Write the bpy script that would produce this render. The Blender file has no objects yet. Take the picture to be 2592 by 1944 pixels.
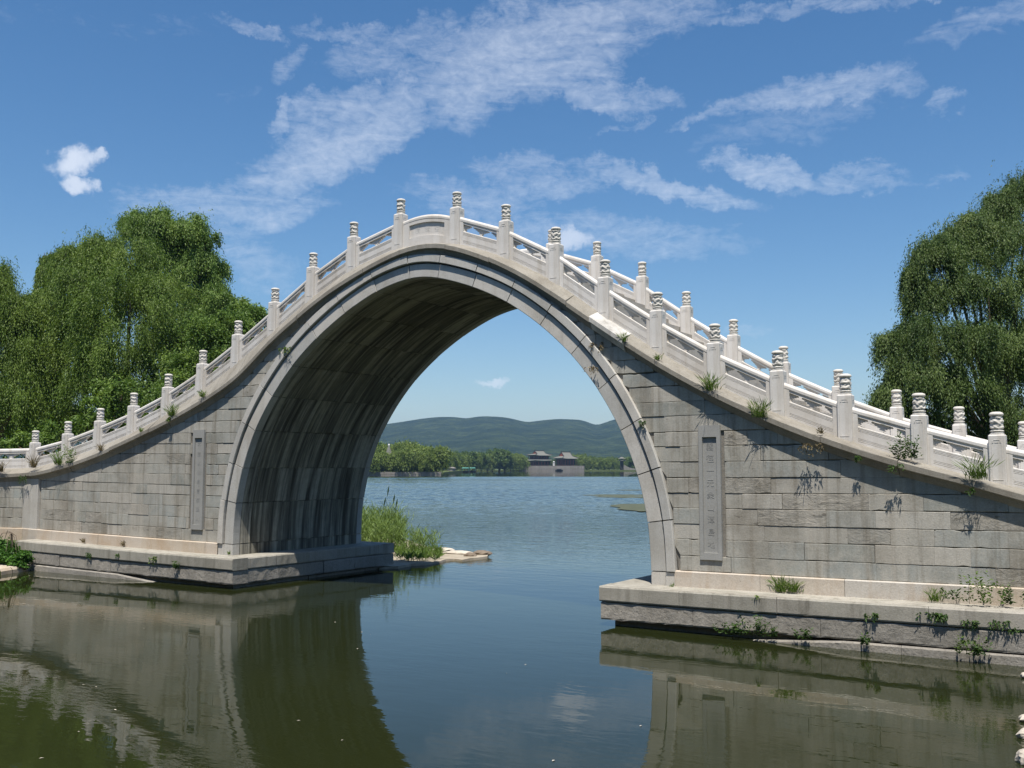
import bpy, math, random
import numpy as np
from mathutils import Vector, Matrix, Quaternion

random.seed(7)
RNG = np.random.default_rng(11)
S = bpy.context.scene
COL = S.collection

# ------------------------------------------------------------------ camera
FPX, HY, XV = 2500.0, 1183.0, -3900.0          # focal length (px of the 2592 photo), horizon row, vanishing point
TH = math.atan(FPX / abs(XV))
PT = math.atan((HY - 972) / FPX)
CAM = np.array([0.0, -17.7, 3.0])
FW = np.array([-math.sin(TH) * math.cos(PT), math.cos(TH) * math.cos(PT), math.sin(PT)])
RT = np.array([math.cos(TH), math.sin(TH), 0.0])
UP = np.cross(RT, FW)
cd = bpy.data.cameras.new("camera")
cam = bpy.data.objects.new("camera", cd)
COL.objects.link(cam)
cam.location = CAM
cam.rotation_euler = (math.pi / 2 + PT, 0, TH)
cd.sensor_width = 36.0
cd.lens = 36.0 * FPX / 2592
cd.clip_start = 0.1
cd.clip_end = 20000
S.camera = cam

# ------------------------------------------------------------------ light
SUN_EL, SUN_AZ = math.radians(69.5), math.radians(26)     # azimuth measured from -Y towards +X
sd = Vector((math.cos(SUN_EL) * math.sin(SUN_AZ), -math.cos(SUN_EL) * math.cos(SUN_AZ), math.sin(SUN_EL)))
sl = bpy.data.lights.new("sun", "SUN")
sl.energy = 5.0
sl.angle = math.radians(0.5)
sl.color = (1.0, 0.938, 0.84)
so = bpy.data.objects.new("sun", sl)
so.rotation_euler = sd.to_track_quat("Z", "Y").to_euler()
so.location = (0, -30, 60)
COL.objects.link(so)
S.view_settings.view_transform = "Standard"
S.view_settings.look = "None"
S.view_settings.exposure = 0.50
S.view_settings.gamma = 1.0
S.cycles.use_denoising = True
S.cycles.max_bounces = 8
S.cycles.transparent_max_bounces = 8
S.cycles.volume_bounces = 0


# ------------------------------------------------------------------ node helper
class NT:
    def __init__(self, tree):
        self.t = tree

    def n(self, kind, **kw):
        nd = self.t.nodes.new(kind)
        for k, v in kw.items():
            if k.startswith("i_"):
                key = k[2:].replace("_", " ")
                nd.inputs[key].default_value = v
            else:
                setattr(nd, k, v)
        return nd

    def put(self, sock, v):
        if hasattr(v, "is_output") or isinstance(v, bpy.types.NodeSocket):
            self.t.links.new(v, sock)
        else:
            sock.default_value = v

    def m(self, op, a, b=None, c=None, clamp=False):
        nd = self.t.nodes.new("ShaderNodeMath")
        nd.operation = op
        nd.use_clamp = clamp
        self.put(nd.inputs[0], a)
        if b is not None:
            self.put(nd.inputs[1], b)
        if c is not None:
            self.put(nd.inputs[2], c)
        return nd.outputs[0]

    def mr(self, v, a, b, c=0.0, d=1.0, smooth=False):
        nd = self.t.nodes.new("ShaderNodeMapRange")
        nd.interpolation_type = "SMOOTHSTEP" if smooth else "LINEAR"
        self.put(nd.inputs[0], v)
        for i, x in enumerate((a, b, c, d)):
            self.put(nd.inputs[1 + i], x)
        return nd.outputs[0]

    def mix(self, f, a, b, mode="MIX"):
        nd = self.t.nodes.new("ShaderNodeMix")
        nd.data_type = "RGBA"
        nd.blend_type = mode
        self.put(nd.inputs[0], f)
        for s, v in ((nd.inputs[6], a), (nd.inputs[7], b)):
            if isinstance(v, tuple) and len(v) == 3:
                v = (*v, 1)
            self.put(s, v)
        return nd.outputs[2]

    def noise(self, vec, scale, detail=4, rough=0.55, dist=0.0, dim="3D"):
        nd = self.t.nodes.new("ShaderNodeTexNoise")
        nd.noise_dimensions = dim
        if vec is not None:
            self.t.links.new(vec, nd.inputs["Vector"])
        nd.inputs["Scale"].default_value = scale
        nd.inputs["Detail"].default_value = detail
        nd.inputs["Roughness"].default_value = rough
        nd.inputs["Distortion"].default_value = dist
        return nd.outputs["Fac"]

    def map(self, vec, scale=(1, 1, 1), loc=(0, 0, 0), rot=(0, 0, 0)):
        nd = self.t.nodes.new("ShaderNodeMapping")
        self.t.links.new(vec, nd.inputs[0])
        nd.inputs["Scale"].default_value = scale
        nd.inputs["Location"].default_value = loc
        nd.inputs["Rotation"].default_value = rot
        return nd.outputs[0]

    def ramp(self, fac, stops):
        nd = self.t.nodes.new("ShaderNodeValToRGB")
        cr = nd.color_ramp
        while len(cr.elements) < len(stops):
            cr.elements.new(0.5)
        for e, (p, c) in zip(cr.elements, stops):
            e.position = p
            e.color = (*c, 1) if len(c) == 3 else c
        self.put(nd.inputs[0], fac)
        return nd.outputs[0]


# ------------------------------------------------------------------ world: Nishita sky and thin clouds
def px_ray(x, y):
    d = FW + RT * (x - 1296) / FPX + UP * (972 - y) / FPX
    return d / np.linalg.norm(d)


def azel(x, y):
    d = px_ray(x, y)
    return math.atan2(d[0], d[1]), math.asin(d[2])


world = bpy.data.worlds.new("World")
S.world = world
world.use_nodes = True
W = NT(world.node_tree)
bg = world.node_tree.nodes["Background"]
sky = W.n("ShaderNodeTexSky", sky_type="NISHITA")
sky.sun_disc = False
sky.sun_elevation = SUN_EL
sky.sun_rotation = math.pi - SUN_AZ
sky.altitude = 50
sky.air_density = 1.0
sky.dust_density = 0.6
sky.ozone_density = 2.2
tc = W.n("ShaderNodeTexCoord")
sp = W.n("ShaderNodeSeparateXYZ")
W.t.links.new(tc.outputs["Generated"], sp.inputs[0])
az = W.m("ARCTAN2", sp.outputs[0], sp.outputs[1])
el = W.m("ARCSINE", sp.outputs[2])
cb = W.n("ShaderNodeCombineXYZ")
W.put(cb.inputs[0], az)
W.put(cb.inputs[1], el)
AE = cb.outputs[0]
warp = W.noise(AE, 11.0, 8, 0.68)
warp2 = W.noise(W.map(AE, loc=(3.1, 1.7, 0)), 11.0, 8, 0.68)
azw = W.m("ADD", az, W.m("MULTIPLY", W.m("SUBTRACT", warp, 0.5), 0.12))
elw = W.m("ADD", el, W.m("MULTIPLY", W.m("SUBTRACT", warp2, 0.5), 0.09))
# cloud banks: photo centre, half length, half width (px), tilt (deg, up to the right), strength
CLOUDS = [(1330, 150, 300, 95, 14, .78), (1020, 130, 150, 40, 20, .45), (860, 370, 230, 62, 26, .82), (1480, 235, 210, 30, -6, .68),
          (980, 250, 230, 40, 20, .65), (560, 520, 230, 42, 4, .6), (1680, 465, 200, 26, -14, .7), (1350, 440, 150, 34, -8, .55),
          (1500, 590, 330, 45, -6, .5), (1200, 500, 160, 40, 0, .5), (2060, 245, 210, 38, 4, .68), (2050, 300, 230, 50, 10, .3),
          (1950, 430, 120, 24, -14, .8), (2130, 455, 130, 24, 0, .5), (2420, 245, 40, 30, 30, .55), (1800, 292, 80, 14, 20, .55),
          (2100, 10, 380, 18, 0, .5), (1620, 40, 200, 60, 10, .55), (2500, 40, 150, 30, 10, .42), (640, 70, 90, 18, -10, .5),
          (900, 95, 130, 18, -2, .45), (760, 185, 60, 34, 40, .45), (1580, 310, 80, 12, 14, .45), (710, 325, 40, 24, 40, .7),
          (640, 640, 130, 60, -30, .4), (640, 700, 60, 50, 0, .35), (2380, 450, 70, 14, -4, .35), (250, 40, 330, 30, 6, .2),
          (1880, 830, 70, 14, 4, .35), (600, 250, 90, 20, 10, .2)]
mask = None
for (cx, cy, a, b, t, k) in CLOUDS:
    ca, ce = azel(cx, cy)
    sa, sb = a / FPX, b / FPX
    ct, st = math.cos(math.radians(t)), math.sin(math.radians(t))
    dx = W.m("SUBTRACT", azw, ca)
    dy = W.m("SUBTRACT", elw, ce)
    u = W.m("MULTIPLY_ADD", dx, ct / sa, W.m("MULTIPLY", dy, st / sa))
    v = W.m("MULTIPLY_ADD", dx, -st / sb, W.m("MULTIPLY", dy, ct / sb))
    r2 = W.m("MULTIPLY_ADD", u, u, W.m("MULTIPLY", v, v))
    g = W.m("MULTIPLY", W.mr(r2, 2.7, 0.0, 0, 1, True), k)
    mask = g if mask is None else W.m("MAXIMUM", mask, g)
rot = math.radians(-14)
fib = W.noise(W.map(AE, scale=(11, 46, 1), rot=(0, 0, rot)), 1.0, 12, 0.70, 1.1)
puff = W.noise(W.map(AE, scale=(70, 120, 1), rot=(0, 0, math.radians(28))), 1.0, 8, 0.65, 0.6)
tex = W.m("MULTIPLY_ADD", fib, 0.55, W.m("MULTIPLY", puff, 0.45))
cir = W.mr(W.m("MULTIPLY_ADD", W.m("SUBTRACT", tex, 0.5), W.mr(mask, 0.0, 0.45, 0.0, 2.5), mask), 0.18, 1.55)
# small dense cumulus puffs
CUM = [(190, 410, 56, 32, 18, 1.0), (190, 465, 44, 22, -6, .95), (242, 392, 26, 14, 10, .8), (1440, 605, 66, 28, 8, .8), (1250, 968, 44, 11, 2, .75)]
cm = None
azc = W.m("ADD", az, W.m("MULTIPLY", W.m("SUBTRACT", W.noise(AE, 60, 5, 0.6), 0.5), 0.035))
elc = W.m("ADD", el, W.m("MULTIPLY", W.m("SUBTRACT", W.noise(W.map(AE, loc=(5, 2, 0)), 60, 5, 0.6), 0.5), 0.03))
for (cx, cy, a, b, t, k) in CUM:
    ca, ce = azel(cx, cy)
    sa, sb = a / FPX, b / FPX
    ct, st = math.cos(math.radians(t)), math.sin(math.radians(t))
    dx = W.m("SUBTRACT", azc, ca)
    dy = W.m("SUBTRACT", elc, ce)
    u = W.m("MULTIPLY_ADD", dx, ct / sa, W.m("MULTIPLY", dy, st / sa))
    v = W.m("MULTIPLY_ADD", dx, -st / sb, W.m("MULTIPLY", dy, ct / sb))
    r2 = W.m("MULTIPLY_ADD", u, u, W.m("MULTIPLY", v, v))
    g = W.m("MULTIPLY", W.mr(r2, 1.45, 0.0, 0, 1, True), k)
    cm = g if cm is None else W.m("MAXIMUM", cm, g)
cden = W.m("MAXIMUM", W.m("MULTIPLY", cir, 0.62), W.m("MULTIPLY", cm, 0.72), clamp=True)
hs = W.n("ShaderNodeHueSaturation")
hs.inputs["Saturation"].default_value = 1.28
W.t.links.new(sky.outputs[0], hs.inputs["Color"])
skyc = W.mix(cden, hs.outputs[0], (7.6, 8.0, 8.8))
W.t.links.new(skyc, bg.inputs[0])
bg.inputs[1].default_value = 0.088


# ------------------------------------------------------------------ object helpers
def tag(o, label=None, cat=None, group=None, kind=None):
    for k, v in (("label", label), ("category", cat), ("group", group), ("kind", kind)):
        if v:
            o[k] = v
    return o


def empty(name, loc, label, cat, group=None, rz=0):
    o = bpy.data.objects.new(name, None)
    o.location = loc
    o.rotation_euler = (0, 0, rz)
    o.empty_display_size = 0.3
    COL.objects.link(o)
    return tag(o, label, cat, group)


def link(name, me, mat, parent=None, loc=None):
    if mat is not None and not me.materials:
        me.materials.append(mat)
    o = bpy.data.objects.new(name, me)
    COL.objects.link(o)
    if parent is not None:
        o.parent = parent
        if loc is None:                       # geometry given in world space: cancel the parent's transform
            o.matrix_parent_inverse = Matrix.Translation(-parent.location)
    if loc is not None:
        o.location = loc
    return o


class MB:
    def __init__(self):
        self.v, self.f, self.r = [], [], []

    def add(self, verts, faces, r=0.5):
        k = len(self.v)
        self.v += [tuple(map(float, p)) for p in verts]
        for f in faces:
            self.f.append([i + k for i in f])
            self.r.append(r)

    def box(self, a, b, r=0.5):
        (x0, y0, z0), (x1, y1, z1) = a, b
        self.add([(x0, y0, z0), (x1, y0, z0), (x1, y1, z0), (x0, y1, z0), (x0, y0, z1), (x1, y0, z1), (x1, y1, z1), (x0, y1, z1)],
                 [(0, 3, 2, 1), (4, 5, 6, 7), (0, 1, 5, 4), (1, 2, 6, 5), (2, 3, 7, 6), (3, 0, 4, 7)], r)

    def grid(self, P, r=0.5, close=False, flip=False):
        """P[i][j] -> points; quads between neighbours"""
        n, m = len(P), len(P[0])
        F = []
        for i in range(n - 1):
            for j in range(m - 1 + (1 if close else 0)):
                q = (i * m + j, i * m + (j + 1) % m, (i + 1) * m + (j + 1) % m, (i + 1) * m + j)
                F.append(q[::-1] if flip else q)
        self.add([p for row in P for p in row], F, r)

    def prism(self, pts, y0, y1, r=0.5, bev=0.0):
        """outline pts (x,z) extruded from y0 (front) to y1"""
        n = len(pts)
        cx = sum(p[0] for p in pts) / n
        cz = sum(p[1] for p in pts) / n
        L = []
        if bev:
            L.append([(cx + (x - cx) * (1 - bev), y0, cz + (z - cz) * (1 - bev)) for x, z in pts])
            L.append([(x, y0 + (y1 - y0) * .2, z) for x, z in pts])
            L.append([(x, y1 - (y1 - y0) * .2, z) for x, z in pts])
            L.append([(cx + (x - cx) * (1 - bev), y1, cz + (z - cz) * (1 - bev)) for x, z in pts])
        else:
            L.append([(x, y0, z) for x, z in pts])
            L.append([(x, y1, z) for x, z in pts])
        self.grid(L, r, close=True)
        k = len(L)
        self.add(L[0], [tuple(range(n))], r)
        self.add(L[-1], [tuple(range(n))[::-1]], r)

    def lathe(self, prof, c=(0, 0, 0), seg=16, r=0.5, wob=None):
        P = []
        for (rad, z) in prof:
            row = []
            for k in range(seg):
                a = 2 * math.pi * k / seg
                rr = rad + (wob(a, z) if wob else 0)
                row.append((c[0] + rr * math.cos(a), c[1] + rr * math.sin(a), c[2] + z))
            P.append(row)
        self.grid(P, r, close=True)
        self.add([(c[0], c[1], c[2] + prof[-1][1])] + P[-1], [(0, 1 + k, 1 + (k + 1) % seg) for k in range(seg)], r)

    def tube(self, pts, rads, seg=8, r=0.5):
        pts = [Vector(p) for p in pts]
        P = []
        for i, p in enumerate(pts):
            t = (pts[min(i + 1, len(pts) - 1)] - pts[max(i - 1, 0)]).normalized()
            a = t.cross(Vector((0.3, 0.9, 0.1))).normalized()
            b = t.cross(a)
            P.append([tuple(p + (a * math.cos(2 * math.pi * k / seg) + b * math.sin(2 * math.pi * k / seg)) * rads[i]) for k in range(seg)])
        self.grid(P, r, close=True)

    def mesh(self, name, mat, smooth=False, fn=None):
        me = bpy.data.meshes.new(name)
        v = self.v if fn is None else [fn(p) for p in self.v]
        me.from_pydata(v, [], self.f)
        at = me.attributes.new("rnd", "FLOAT", "FACE")
        at.data.foreach_set("value", np.array(self.r, dtype=np.float32))
        me.materials.append(mat)
        if smooth:
            me.polygons.foreach_set("use_smooth", np.ones(len(me.polygons), dtype=bool))
        me.update()
        return me

    def build(self, name, mat, parent=None, smooth=False, fn=None, loc=None):
        return link(name, self.mesh(name, mat, smooth, fn), None, parent, loc)


# ------------------------------------------------------------------ materials
def new_mat(name):
    m = bpy.data.materials.new(name)
    m.use_nodes = True
    t = NT(m.node_tree)
    b = m.node_tree.nodes["Principled BSDF"]
    b.inputs["Specular IOR Level"].default_value = 0.25
    return m, t, b


def coords(t, kind="Object"):
    return t.n("ShaderNodeTexCoord").outputs[kind]


def rnd(t):
    return t.n("ShaderNodeAttribute", attribute_name="rnd").outputs["Fac"]


def bump(t, b, h, strength=0.5, dist=0.01):
    nd = t.n("ShaderNodeBump")
    nd.inputs["Strength"].default_value = strength
    nd.inputs["Distance"].default_value = dist
    t.t.links.new(h, nd.inputs["Height"])
    t.t.links.new(nd.outputs[0], b.inputs["Normal"])


def stone(name, stops, stain=(.16, .14, .11), stain_amt=.55, streak=.4, light=(.5, .47, .42), light_amt=.3, bd=.012, bs=.6, fine=.25,
          rough=.85, uvkind="Object", grain=38, weather=False):
    m, t, b = new_mat(name)
    c = coords(t, uvkind)
    col = t.ramp(rnd(t), stops)
    big = t.noise(c, .9, 5, .6, .4)
    med = t.noise(c, 4.5, 6, .62, .3)
    fin = t.noise(c, grain, 5, .65)
    vert = t.noise(t.map(c, scale=(5.5, 5.5, .4)), 1.0, 6, .65, .25)
    vert2 = t.noise(t.map(c, scale=(2.2, 2.2, .2), loc=(9, 4, 2)), 1.0, 4, .6, .3)
    col = t.mix(t.m("MULTIPLY", t.mr(med, .42, .72), light_amt), col, light)
    col = t.mix(t.m("MULTIPLY", t.mr(big, .46, .70), stain_amt), col, stain)
    col = t.mix(t.m("MULTIPLY", t.mr(vert, .50, .70), streak), col, stain)
    col = t.mix(t.m("MULTIPLY", t.mr(vert2, .54, .70), streak * .8), col, light)
    col = t.mix(t.mr(fin, .2, .8, 0, 1), t.mix(fine, col, (0, 0, 0)), t.mix(fine * .35, col, (1, 1, 1)))
    oi = t.n("ShaderNodeObjectInfo").outputs["Random"]
    col = t.mix(t.m("MULTIPLY", oi, .14), col, stain)
    pit = t.mr(t.noise(c, 17, 3, .7), .66, .74)
    col = t.mix(t.m("MULTIPLY", pit, .45), col, (.05, .045, .04))
    t.t.links.new(col, b.inputs["Base Color"])
    b.inputs["Roughness"].default_value = rough
    h = t.m("MULTIPLY_ADD", med, .9, t.m("MULTIPLY_ADD", fin, .45, t.m("MULTIPLY", pit, -.5)))
    if weather:                                          # a few blocks are badly weathered and split along their bedding
        bad = t.mr(rnd(t), .86, .88)
        crk = t.noise(t.map(c, scale=(3.2, 3.2, 6.5)), 1.0, 6, .68, .5)
        h = t.m("ADD", h, t.m("MULTIPLY", t.m("MULTIPLY", crk, 3.2), bad))
        gash = t.m("MULTIPLY", t.mr(crk, .62, .67), t.mr(rnd(t), .76, .78))
        col2 = t.mix(t.m("MULTIPLY", gash, .6), col, (.08, .07, .055))
        t.t.links.new(col2, b.inputs["Base Color"])
    bump(t, b, h, bs, bd)
    return m


M = {}
M["wall"] = stone("ashlar_stone", [(0, (.27, .285, .26)), (.2, (.36, .365, .33)), (.42, (.405, .385, .335)), (.6, (.315, .34, .325)), (.76, (.49, .465, .41)), (.9, (.265, .26, .23)), (1, (.375, .345, .295))],
                  stain=(.165, .14, .10), stain_amt=.6, streak=.75, light=(.53, .49, .42), light_amt=.5, weather=True)
M["mortar"] = stone("dark_mortar", [(0, (.12, .11, .095)), (1, (.25, .235, .205))], bd=.02)
M["ring"] = stone("arch_stone", [(0, (.43, .425, .40)), (.5, (.52, .505, .47)), (1, (.58, .55, .50))], stain=(.24, .21, .16), stain_amt=.4, streak=.3,
                  light=(.56, .56, .54), light_amt=.35, bd=.006)
M["plinth"] = stone("pale_plinth_stone", [(0, (.50, .43, .34)), (.5, (.55, .49, .42)), (1, (.50, .47, .42))], stain=(.40, .27, .15), stain_amt=.6, streak=.35, light=(.62, .58, .52))
M["pier"] = stone("pier_stone", [(0, (.27, .26, .215)), (.5, (.33, .315, .265)), (1, (.39, .365, .31))], stain=(.13, .115, .085), stain_amt=.5, streak=.65, light=(.42, .39, .34), bd=.012)
M["rough"] = stone("rough_pier_stone", [(0, (.27, .25, .215)), (.5, (.32, .295, .255)), (1, (.36, .33, .28))], stain=(.13, .115, .09), stain_amt=.5, streak=.3, light=(.40, .37, .33),
                   bd=.03, bs=.8, fine=.28, grain=20)
M["marble"] = stone("white_marble", [(0, (.62, .60, .575)), (.5, (.67, .65, .625)), (1, (.60, .57, .535))], stain=(.43, .38, .31), stain_amt=.5, streak=.5, light=(.73, .715, .695), light_amt=.4,
                    bd=.006, fine=.14, rough=.7)
M["carved"] = stone("carved_marble", [(0, (.60, .575, .525)), (1, (.64, .61, .56))], stain=(.40, .36, .29), stain_amt=.3, streak=.25, light=(.72, .70, .66), bd=.008, fine=.2)
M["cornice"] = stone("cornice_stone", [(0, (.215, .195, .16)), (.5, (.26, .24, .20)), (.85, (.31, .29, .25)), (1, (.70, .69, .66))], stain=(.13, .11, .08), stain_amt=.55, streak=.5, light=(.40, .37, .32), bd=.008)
M["slab"] = stone("inscription_stone", [(0, (.315, .315, .30)), (1, (.315, .315, .30))], stain=(.22, .215, .20), stain_amt=.5, streak=.2, light=(.38, .385, .385), bd=.004, fine=.15)
M["deck"] = stone("deck_stone", [(0, (.42, .39, .34)), (1, (.52, .49, .44))], bd=.01)
M["farwall"] = stone("far_wall_stone", [(0, (.12, .108, .09)), (.5, (.15, .135, .115)), (1, (.19, .17, .148))], stain=(.2, .17, .14), streak=.5)


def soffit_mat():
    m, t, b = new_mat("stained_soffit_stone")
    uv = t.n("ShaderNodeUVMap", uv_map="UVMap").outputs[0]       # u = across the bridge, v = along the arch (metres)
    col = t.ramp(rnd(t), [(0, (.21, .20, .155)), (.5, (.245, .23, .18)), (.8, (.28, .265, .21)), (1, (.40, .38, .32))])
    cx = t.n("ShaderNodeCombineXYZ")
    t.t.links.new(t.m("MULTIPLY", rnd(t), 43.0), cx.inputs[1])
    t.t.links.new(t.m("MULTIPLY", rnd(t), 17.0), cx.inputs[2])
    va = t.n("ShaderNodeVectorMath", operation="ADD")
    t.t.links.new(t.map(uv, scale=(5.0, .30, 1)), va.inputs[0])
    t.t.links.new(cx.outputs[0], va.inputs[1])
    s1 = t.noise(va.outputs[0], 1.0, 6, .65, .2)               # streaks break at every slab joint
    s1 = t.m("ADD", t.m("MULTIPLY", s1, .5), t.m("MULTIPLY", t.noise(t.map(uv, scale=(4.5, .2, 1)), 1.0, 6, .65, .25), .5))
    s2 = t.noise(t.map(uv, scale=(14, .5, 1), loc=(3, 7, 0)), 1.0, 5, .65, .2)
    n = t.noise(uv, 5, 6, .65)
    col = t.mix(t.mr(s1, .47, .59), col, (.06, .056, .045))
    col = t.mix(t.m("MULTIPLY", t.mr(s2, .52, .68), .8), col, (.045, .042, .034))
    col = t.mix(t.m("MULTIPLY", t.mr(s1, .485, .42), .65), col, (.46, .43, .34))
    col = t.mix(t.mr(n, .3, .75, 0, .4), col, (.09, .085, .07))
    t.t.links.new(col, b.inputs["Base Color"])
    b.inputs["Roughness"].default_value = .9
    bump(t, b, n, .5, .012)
    return m


M["soffit"] = soffit_mat()


def simple(name, c1, c2, scale=6, rough=.8, bd=0.0, var=None, trans=0.0):
    m, t, b = new_mat(name)
    c = coords(t)
    n = t.noise(c, scale, 5, .6)
    col = t.mix(t.mr(n, .3, .7), c1, c2)
    if var:
        col = t.mix(rnd(t), col, var)
    t.t.links.new(col, b.inputs["Base Color"])
    b.inputs["Roughness"].default_value = rough
    if bd:
        bump(t, b, n, .6, bd)
    return m


def leaf_mat(name, dark, mid, light, trans=.3):
    m, t, b = new_mat(name)
    c = coords(t)
    n = t.noise(c, .55, 3, .6)
    f = t.m("ADD", t.m("MULTIPLY", rnd(t), .65), t.mr(n, .3, .7, 0, .35))
    col = t.ramp(f, [(0.05, dark), (.5, mid), (.95, light)])
    t.t.links.new(col, b.inputs["Base Color"])
    b.inputs["Roughness"].default_value = .55
    b.inputs["Specular IOR Level"].default_value = .3
    tr = t.n("ShaderNodeBsdfTranslucent")
    t.t.links.new(t.mix(1.0, col, (1.15, 1.2, .55), "MULTIPLY"), tr.inputs[0])
    ms = t.n("ShaderNodeMixShader")
    ms.inputs[0].default_value = trans
    t.t.links.new(b.outputs[0], ms.inputs[1])
    t.t.links.new(tr.outputs[0], ms.inputs[2])
    t.t.links.new(ms.outputs[0], m.node_tree.nodes["Material Output"].inputs[0])
    return m


M["willow"] = leaf_mat("willow_leaves", (.06, .105, .016), (.12, .19, .03), (.20, .275, .06))
M["broad"] = leaf_mat("broad_leaves", (.06, .115, .02), (.12, .20, .038), (.20, .285, .065))
M["rwillow"] = leaf_mat("dark_willow_leaves", (.045, .082, .02), (.088, .138, .036), (.15, .205, .06))
M["farleaf"] = leaf_mat("far_willow_leaves", (.08, .125, .022), (.13, .185, .034), (.19, .25, .055))
M["fardark"] = leaf_mat("far_tree_leaves", (.05, .09, .022), (.085, .14, .03), (.13, .19, .045))
M["weed"] = leaf_mat("weed_leaves", (.05, .09, .015), (.10, .17, .03), (.19, .26, .06))
M["weedd"] = leaf_mat("dark_weed_leaves", (.03, .065, .015), (.05, .10, .022), (.09, .16, .035))
M["dry"] = leaf_mat("dry_weed", (.08, .06, .03), (.15, .115, .06), (.24, .20, .11), .15)
M["reed"] = leaf_mat("reed_leaves", (.075, .125, .03), (.135, .205, .05), (.22, .29, .09))
M["bush"] = leaf_mat("bush_leaves", (.03, .08, .012), (.06, .15, .02), (.10, .22, .035))
M["bark"] = simple("bark", (.09, .07, .05), (.16, .13, .10), 9, .9, .03)
M["mud"] = simple("pale_mud", (.27, .235, .175), (.40, .35, .28), 2.5, .9, .04)
M["grass"] = simple("grass_soil", (.05, .085, .02), (.11, .12, .04), 1.3, .95, .05)
M["rock"] = simple("pale_rock", (.40, .36, .30), (.56, .51, .44), 5, .9, .05)
M["darkrock"] = simple("brown_rock", (.13, .10, .075), (.22, .18, .14), 7, .9, .05)
M["tile"] = simple("grey_roof_tile", (.13, .13, .115), (.18, .178, .155), 2, .8)
M["ridge"] = simple("dark_ridge_tile", (.035, .04, .04), (.07, .07, .065), 2, .8)
M["eave"] = simple("green_painted_eave", (.03, .075, .06), (.05, .10, .08), 2, .7)
M["redwood"] = simple("dull_red_timber", (.10, .035, .025), (.16, .055, .04), 2, .7)
M["darkwood"] = simple("dark_opening", (.02, .018, .016), (.035, .03, .026), 2, .8)
M["gable"] = simple("red_gable", (.22, .06, .04), (.28, .08, .05), 2, .7)
M["white"] = simple("white_paint", (.5, .49, .46), (.58, .57, .54), 3, .7)
M["teal"] = simple("teal_canopy", (.10, .32, .27), (.14, .38, .32), 3, .6)
M["boat"] = simple("dark_boat_hull", (.02, .02, .022), (.04, .04, .04), 3, .6)
M["algae"] = simple("floating_algae", (.06, .07, .045), (.09, .098, .06), 1.1, .9)

# ------------------------------------------------------------------ pixel -> world helpers (photo measurements onto the bridge's own planes)


def on_y(x, y, Y):
    d = FW + RT * (x - 1296) / FPX + UP * (972 - y) / FPX
    return CAM + d * ((Y - CAM[1]) / d[1])


def on_z(x, y, z):
    d = FW + RT * (x - 1296) / FPX + UP * (972 - y) / FPX
    return CAM + d * ((z - CAM[2]) / d[2])


FH = np.array([-math.sin(TH), math.cos(TH), 0])


def at_depth(x, y, Z):
    d = FW + RT * (x - 1296) / FPX + UP * (972 - y) / FPX
    return CAM + d * (Z / d.dot(FH))


# ------------------------------------------------------------------ bridge curves
sc = 2592 / 2212
POST_PX = [(78, 930), (148, 910), (217, 882), (290, 849), (364, 808), (439, 756), (516, 693), (595, 622), (677, 547), (766, 480), (866, 430),
           (988, 415), (1094, 442), (1201, 491), (1307, 562), (1420, 632), (1544, 699), (1680, 757), (1825, 808), (1984, 850), (2153, 889)]
PH = 1.17
PX_, PZ_ = [], []
for x, y in POST_PX:
    q = on_y(x * sc, y * sc, 0.30)
    PX_.append(q[0])
    PZ_.append(q[2] - PH)
PX_ += [-0.85]
PZ_ += [2.46]
LIP_PX = [(0, 1203), (95, 1193.6), (177, 1171.5), (253, 1143), (335, 1105), (424, 1060.7), (513, 1010), (601, 950), (680, 858), (813, 744), (917, 678),
          (1009, 630), (1056, 616), (1088, 613), (1135, 614.5), (1246, 652), (1334, 697), (1432, 760), (1492, 804), (1575, 858), (1656, 911),
          (1789, 984), (1919, 1044), (2074, 1106), (2272, 1169), (2487, 1220), (2592, 1256)]
OV = 0.145
lp = np.array([on_y(x, y, -OV) for x, y in LIP_PX])
XS = np.linspace(-33, 3, 1081)
lz = np.interp(XS, np.r_[-33, lp[:, 0], 0.0, 3.0], np.r_[2.80, np.minimum(lp[:, 2], 20), 2.24, 2.0])
bz = np.interp(XS, np.r_[-33, PX_, 3.0], np.r_[2.97, PZ_, 2.1])


def smooth(a, s=9):
    k = np.exp(-.5 * (np.arange(-3 * s, 3 * s + 1) / s) ** 2)
    k /= k.sum()
    return np.convolve(np.pad(a, 3 * s, mode="edge"), k, "valid")


lz = smooth(lz, 12)
bz_s = smooth(bz, 9)
lip = lambda x: float(np.interp(x, XS, lz))
base = lambda x: float(np.interp(x, XS, np.maximum(bz_s, lz + .03)))
warpz = lambda x: 5e-4 * (x + 14) ** 2                  # the courses rise slightly toward both ends

PIV = -29.2
CB, SB = math.cos(TH), math.sin(TH)


def bend(p):                                            # the west end of the parapet turns towards the bank
    x, y, z = p
    if x < PIV:
        d = x - PIV
        return (PIV + d * CB - y * SB * 0, y + d * SB, z)
    return (x, y, z)


BW = 4.9                                                # width of the bridge, face to face
INTR = [(590, 1402), (592, 1330), (598, 1273), (615, 1184), (646, 1089.5), (690, 1003), (741, 925), (803, 855), (874, 792), (955, 736), (1039, 701.5),
        (1085, 699), (1110, 702), (1198, 725), (1285, 763), (1369, 822), (1448, 896), (1517, 986), (1574, 1089), (1617, 1202), (1643, 1322), (1650, 1450), (1650, 1482)]
ip = np.array([on_y(x, y, 0)[[0, 2]] for x, y in INTR])
ip[0, 1] = .70
ip[-1, 1] = .70
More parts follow.
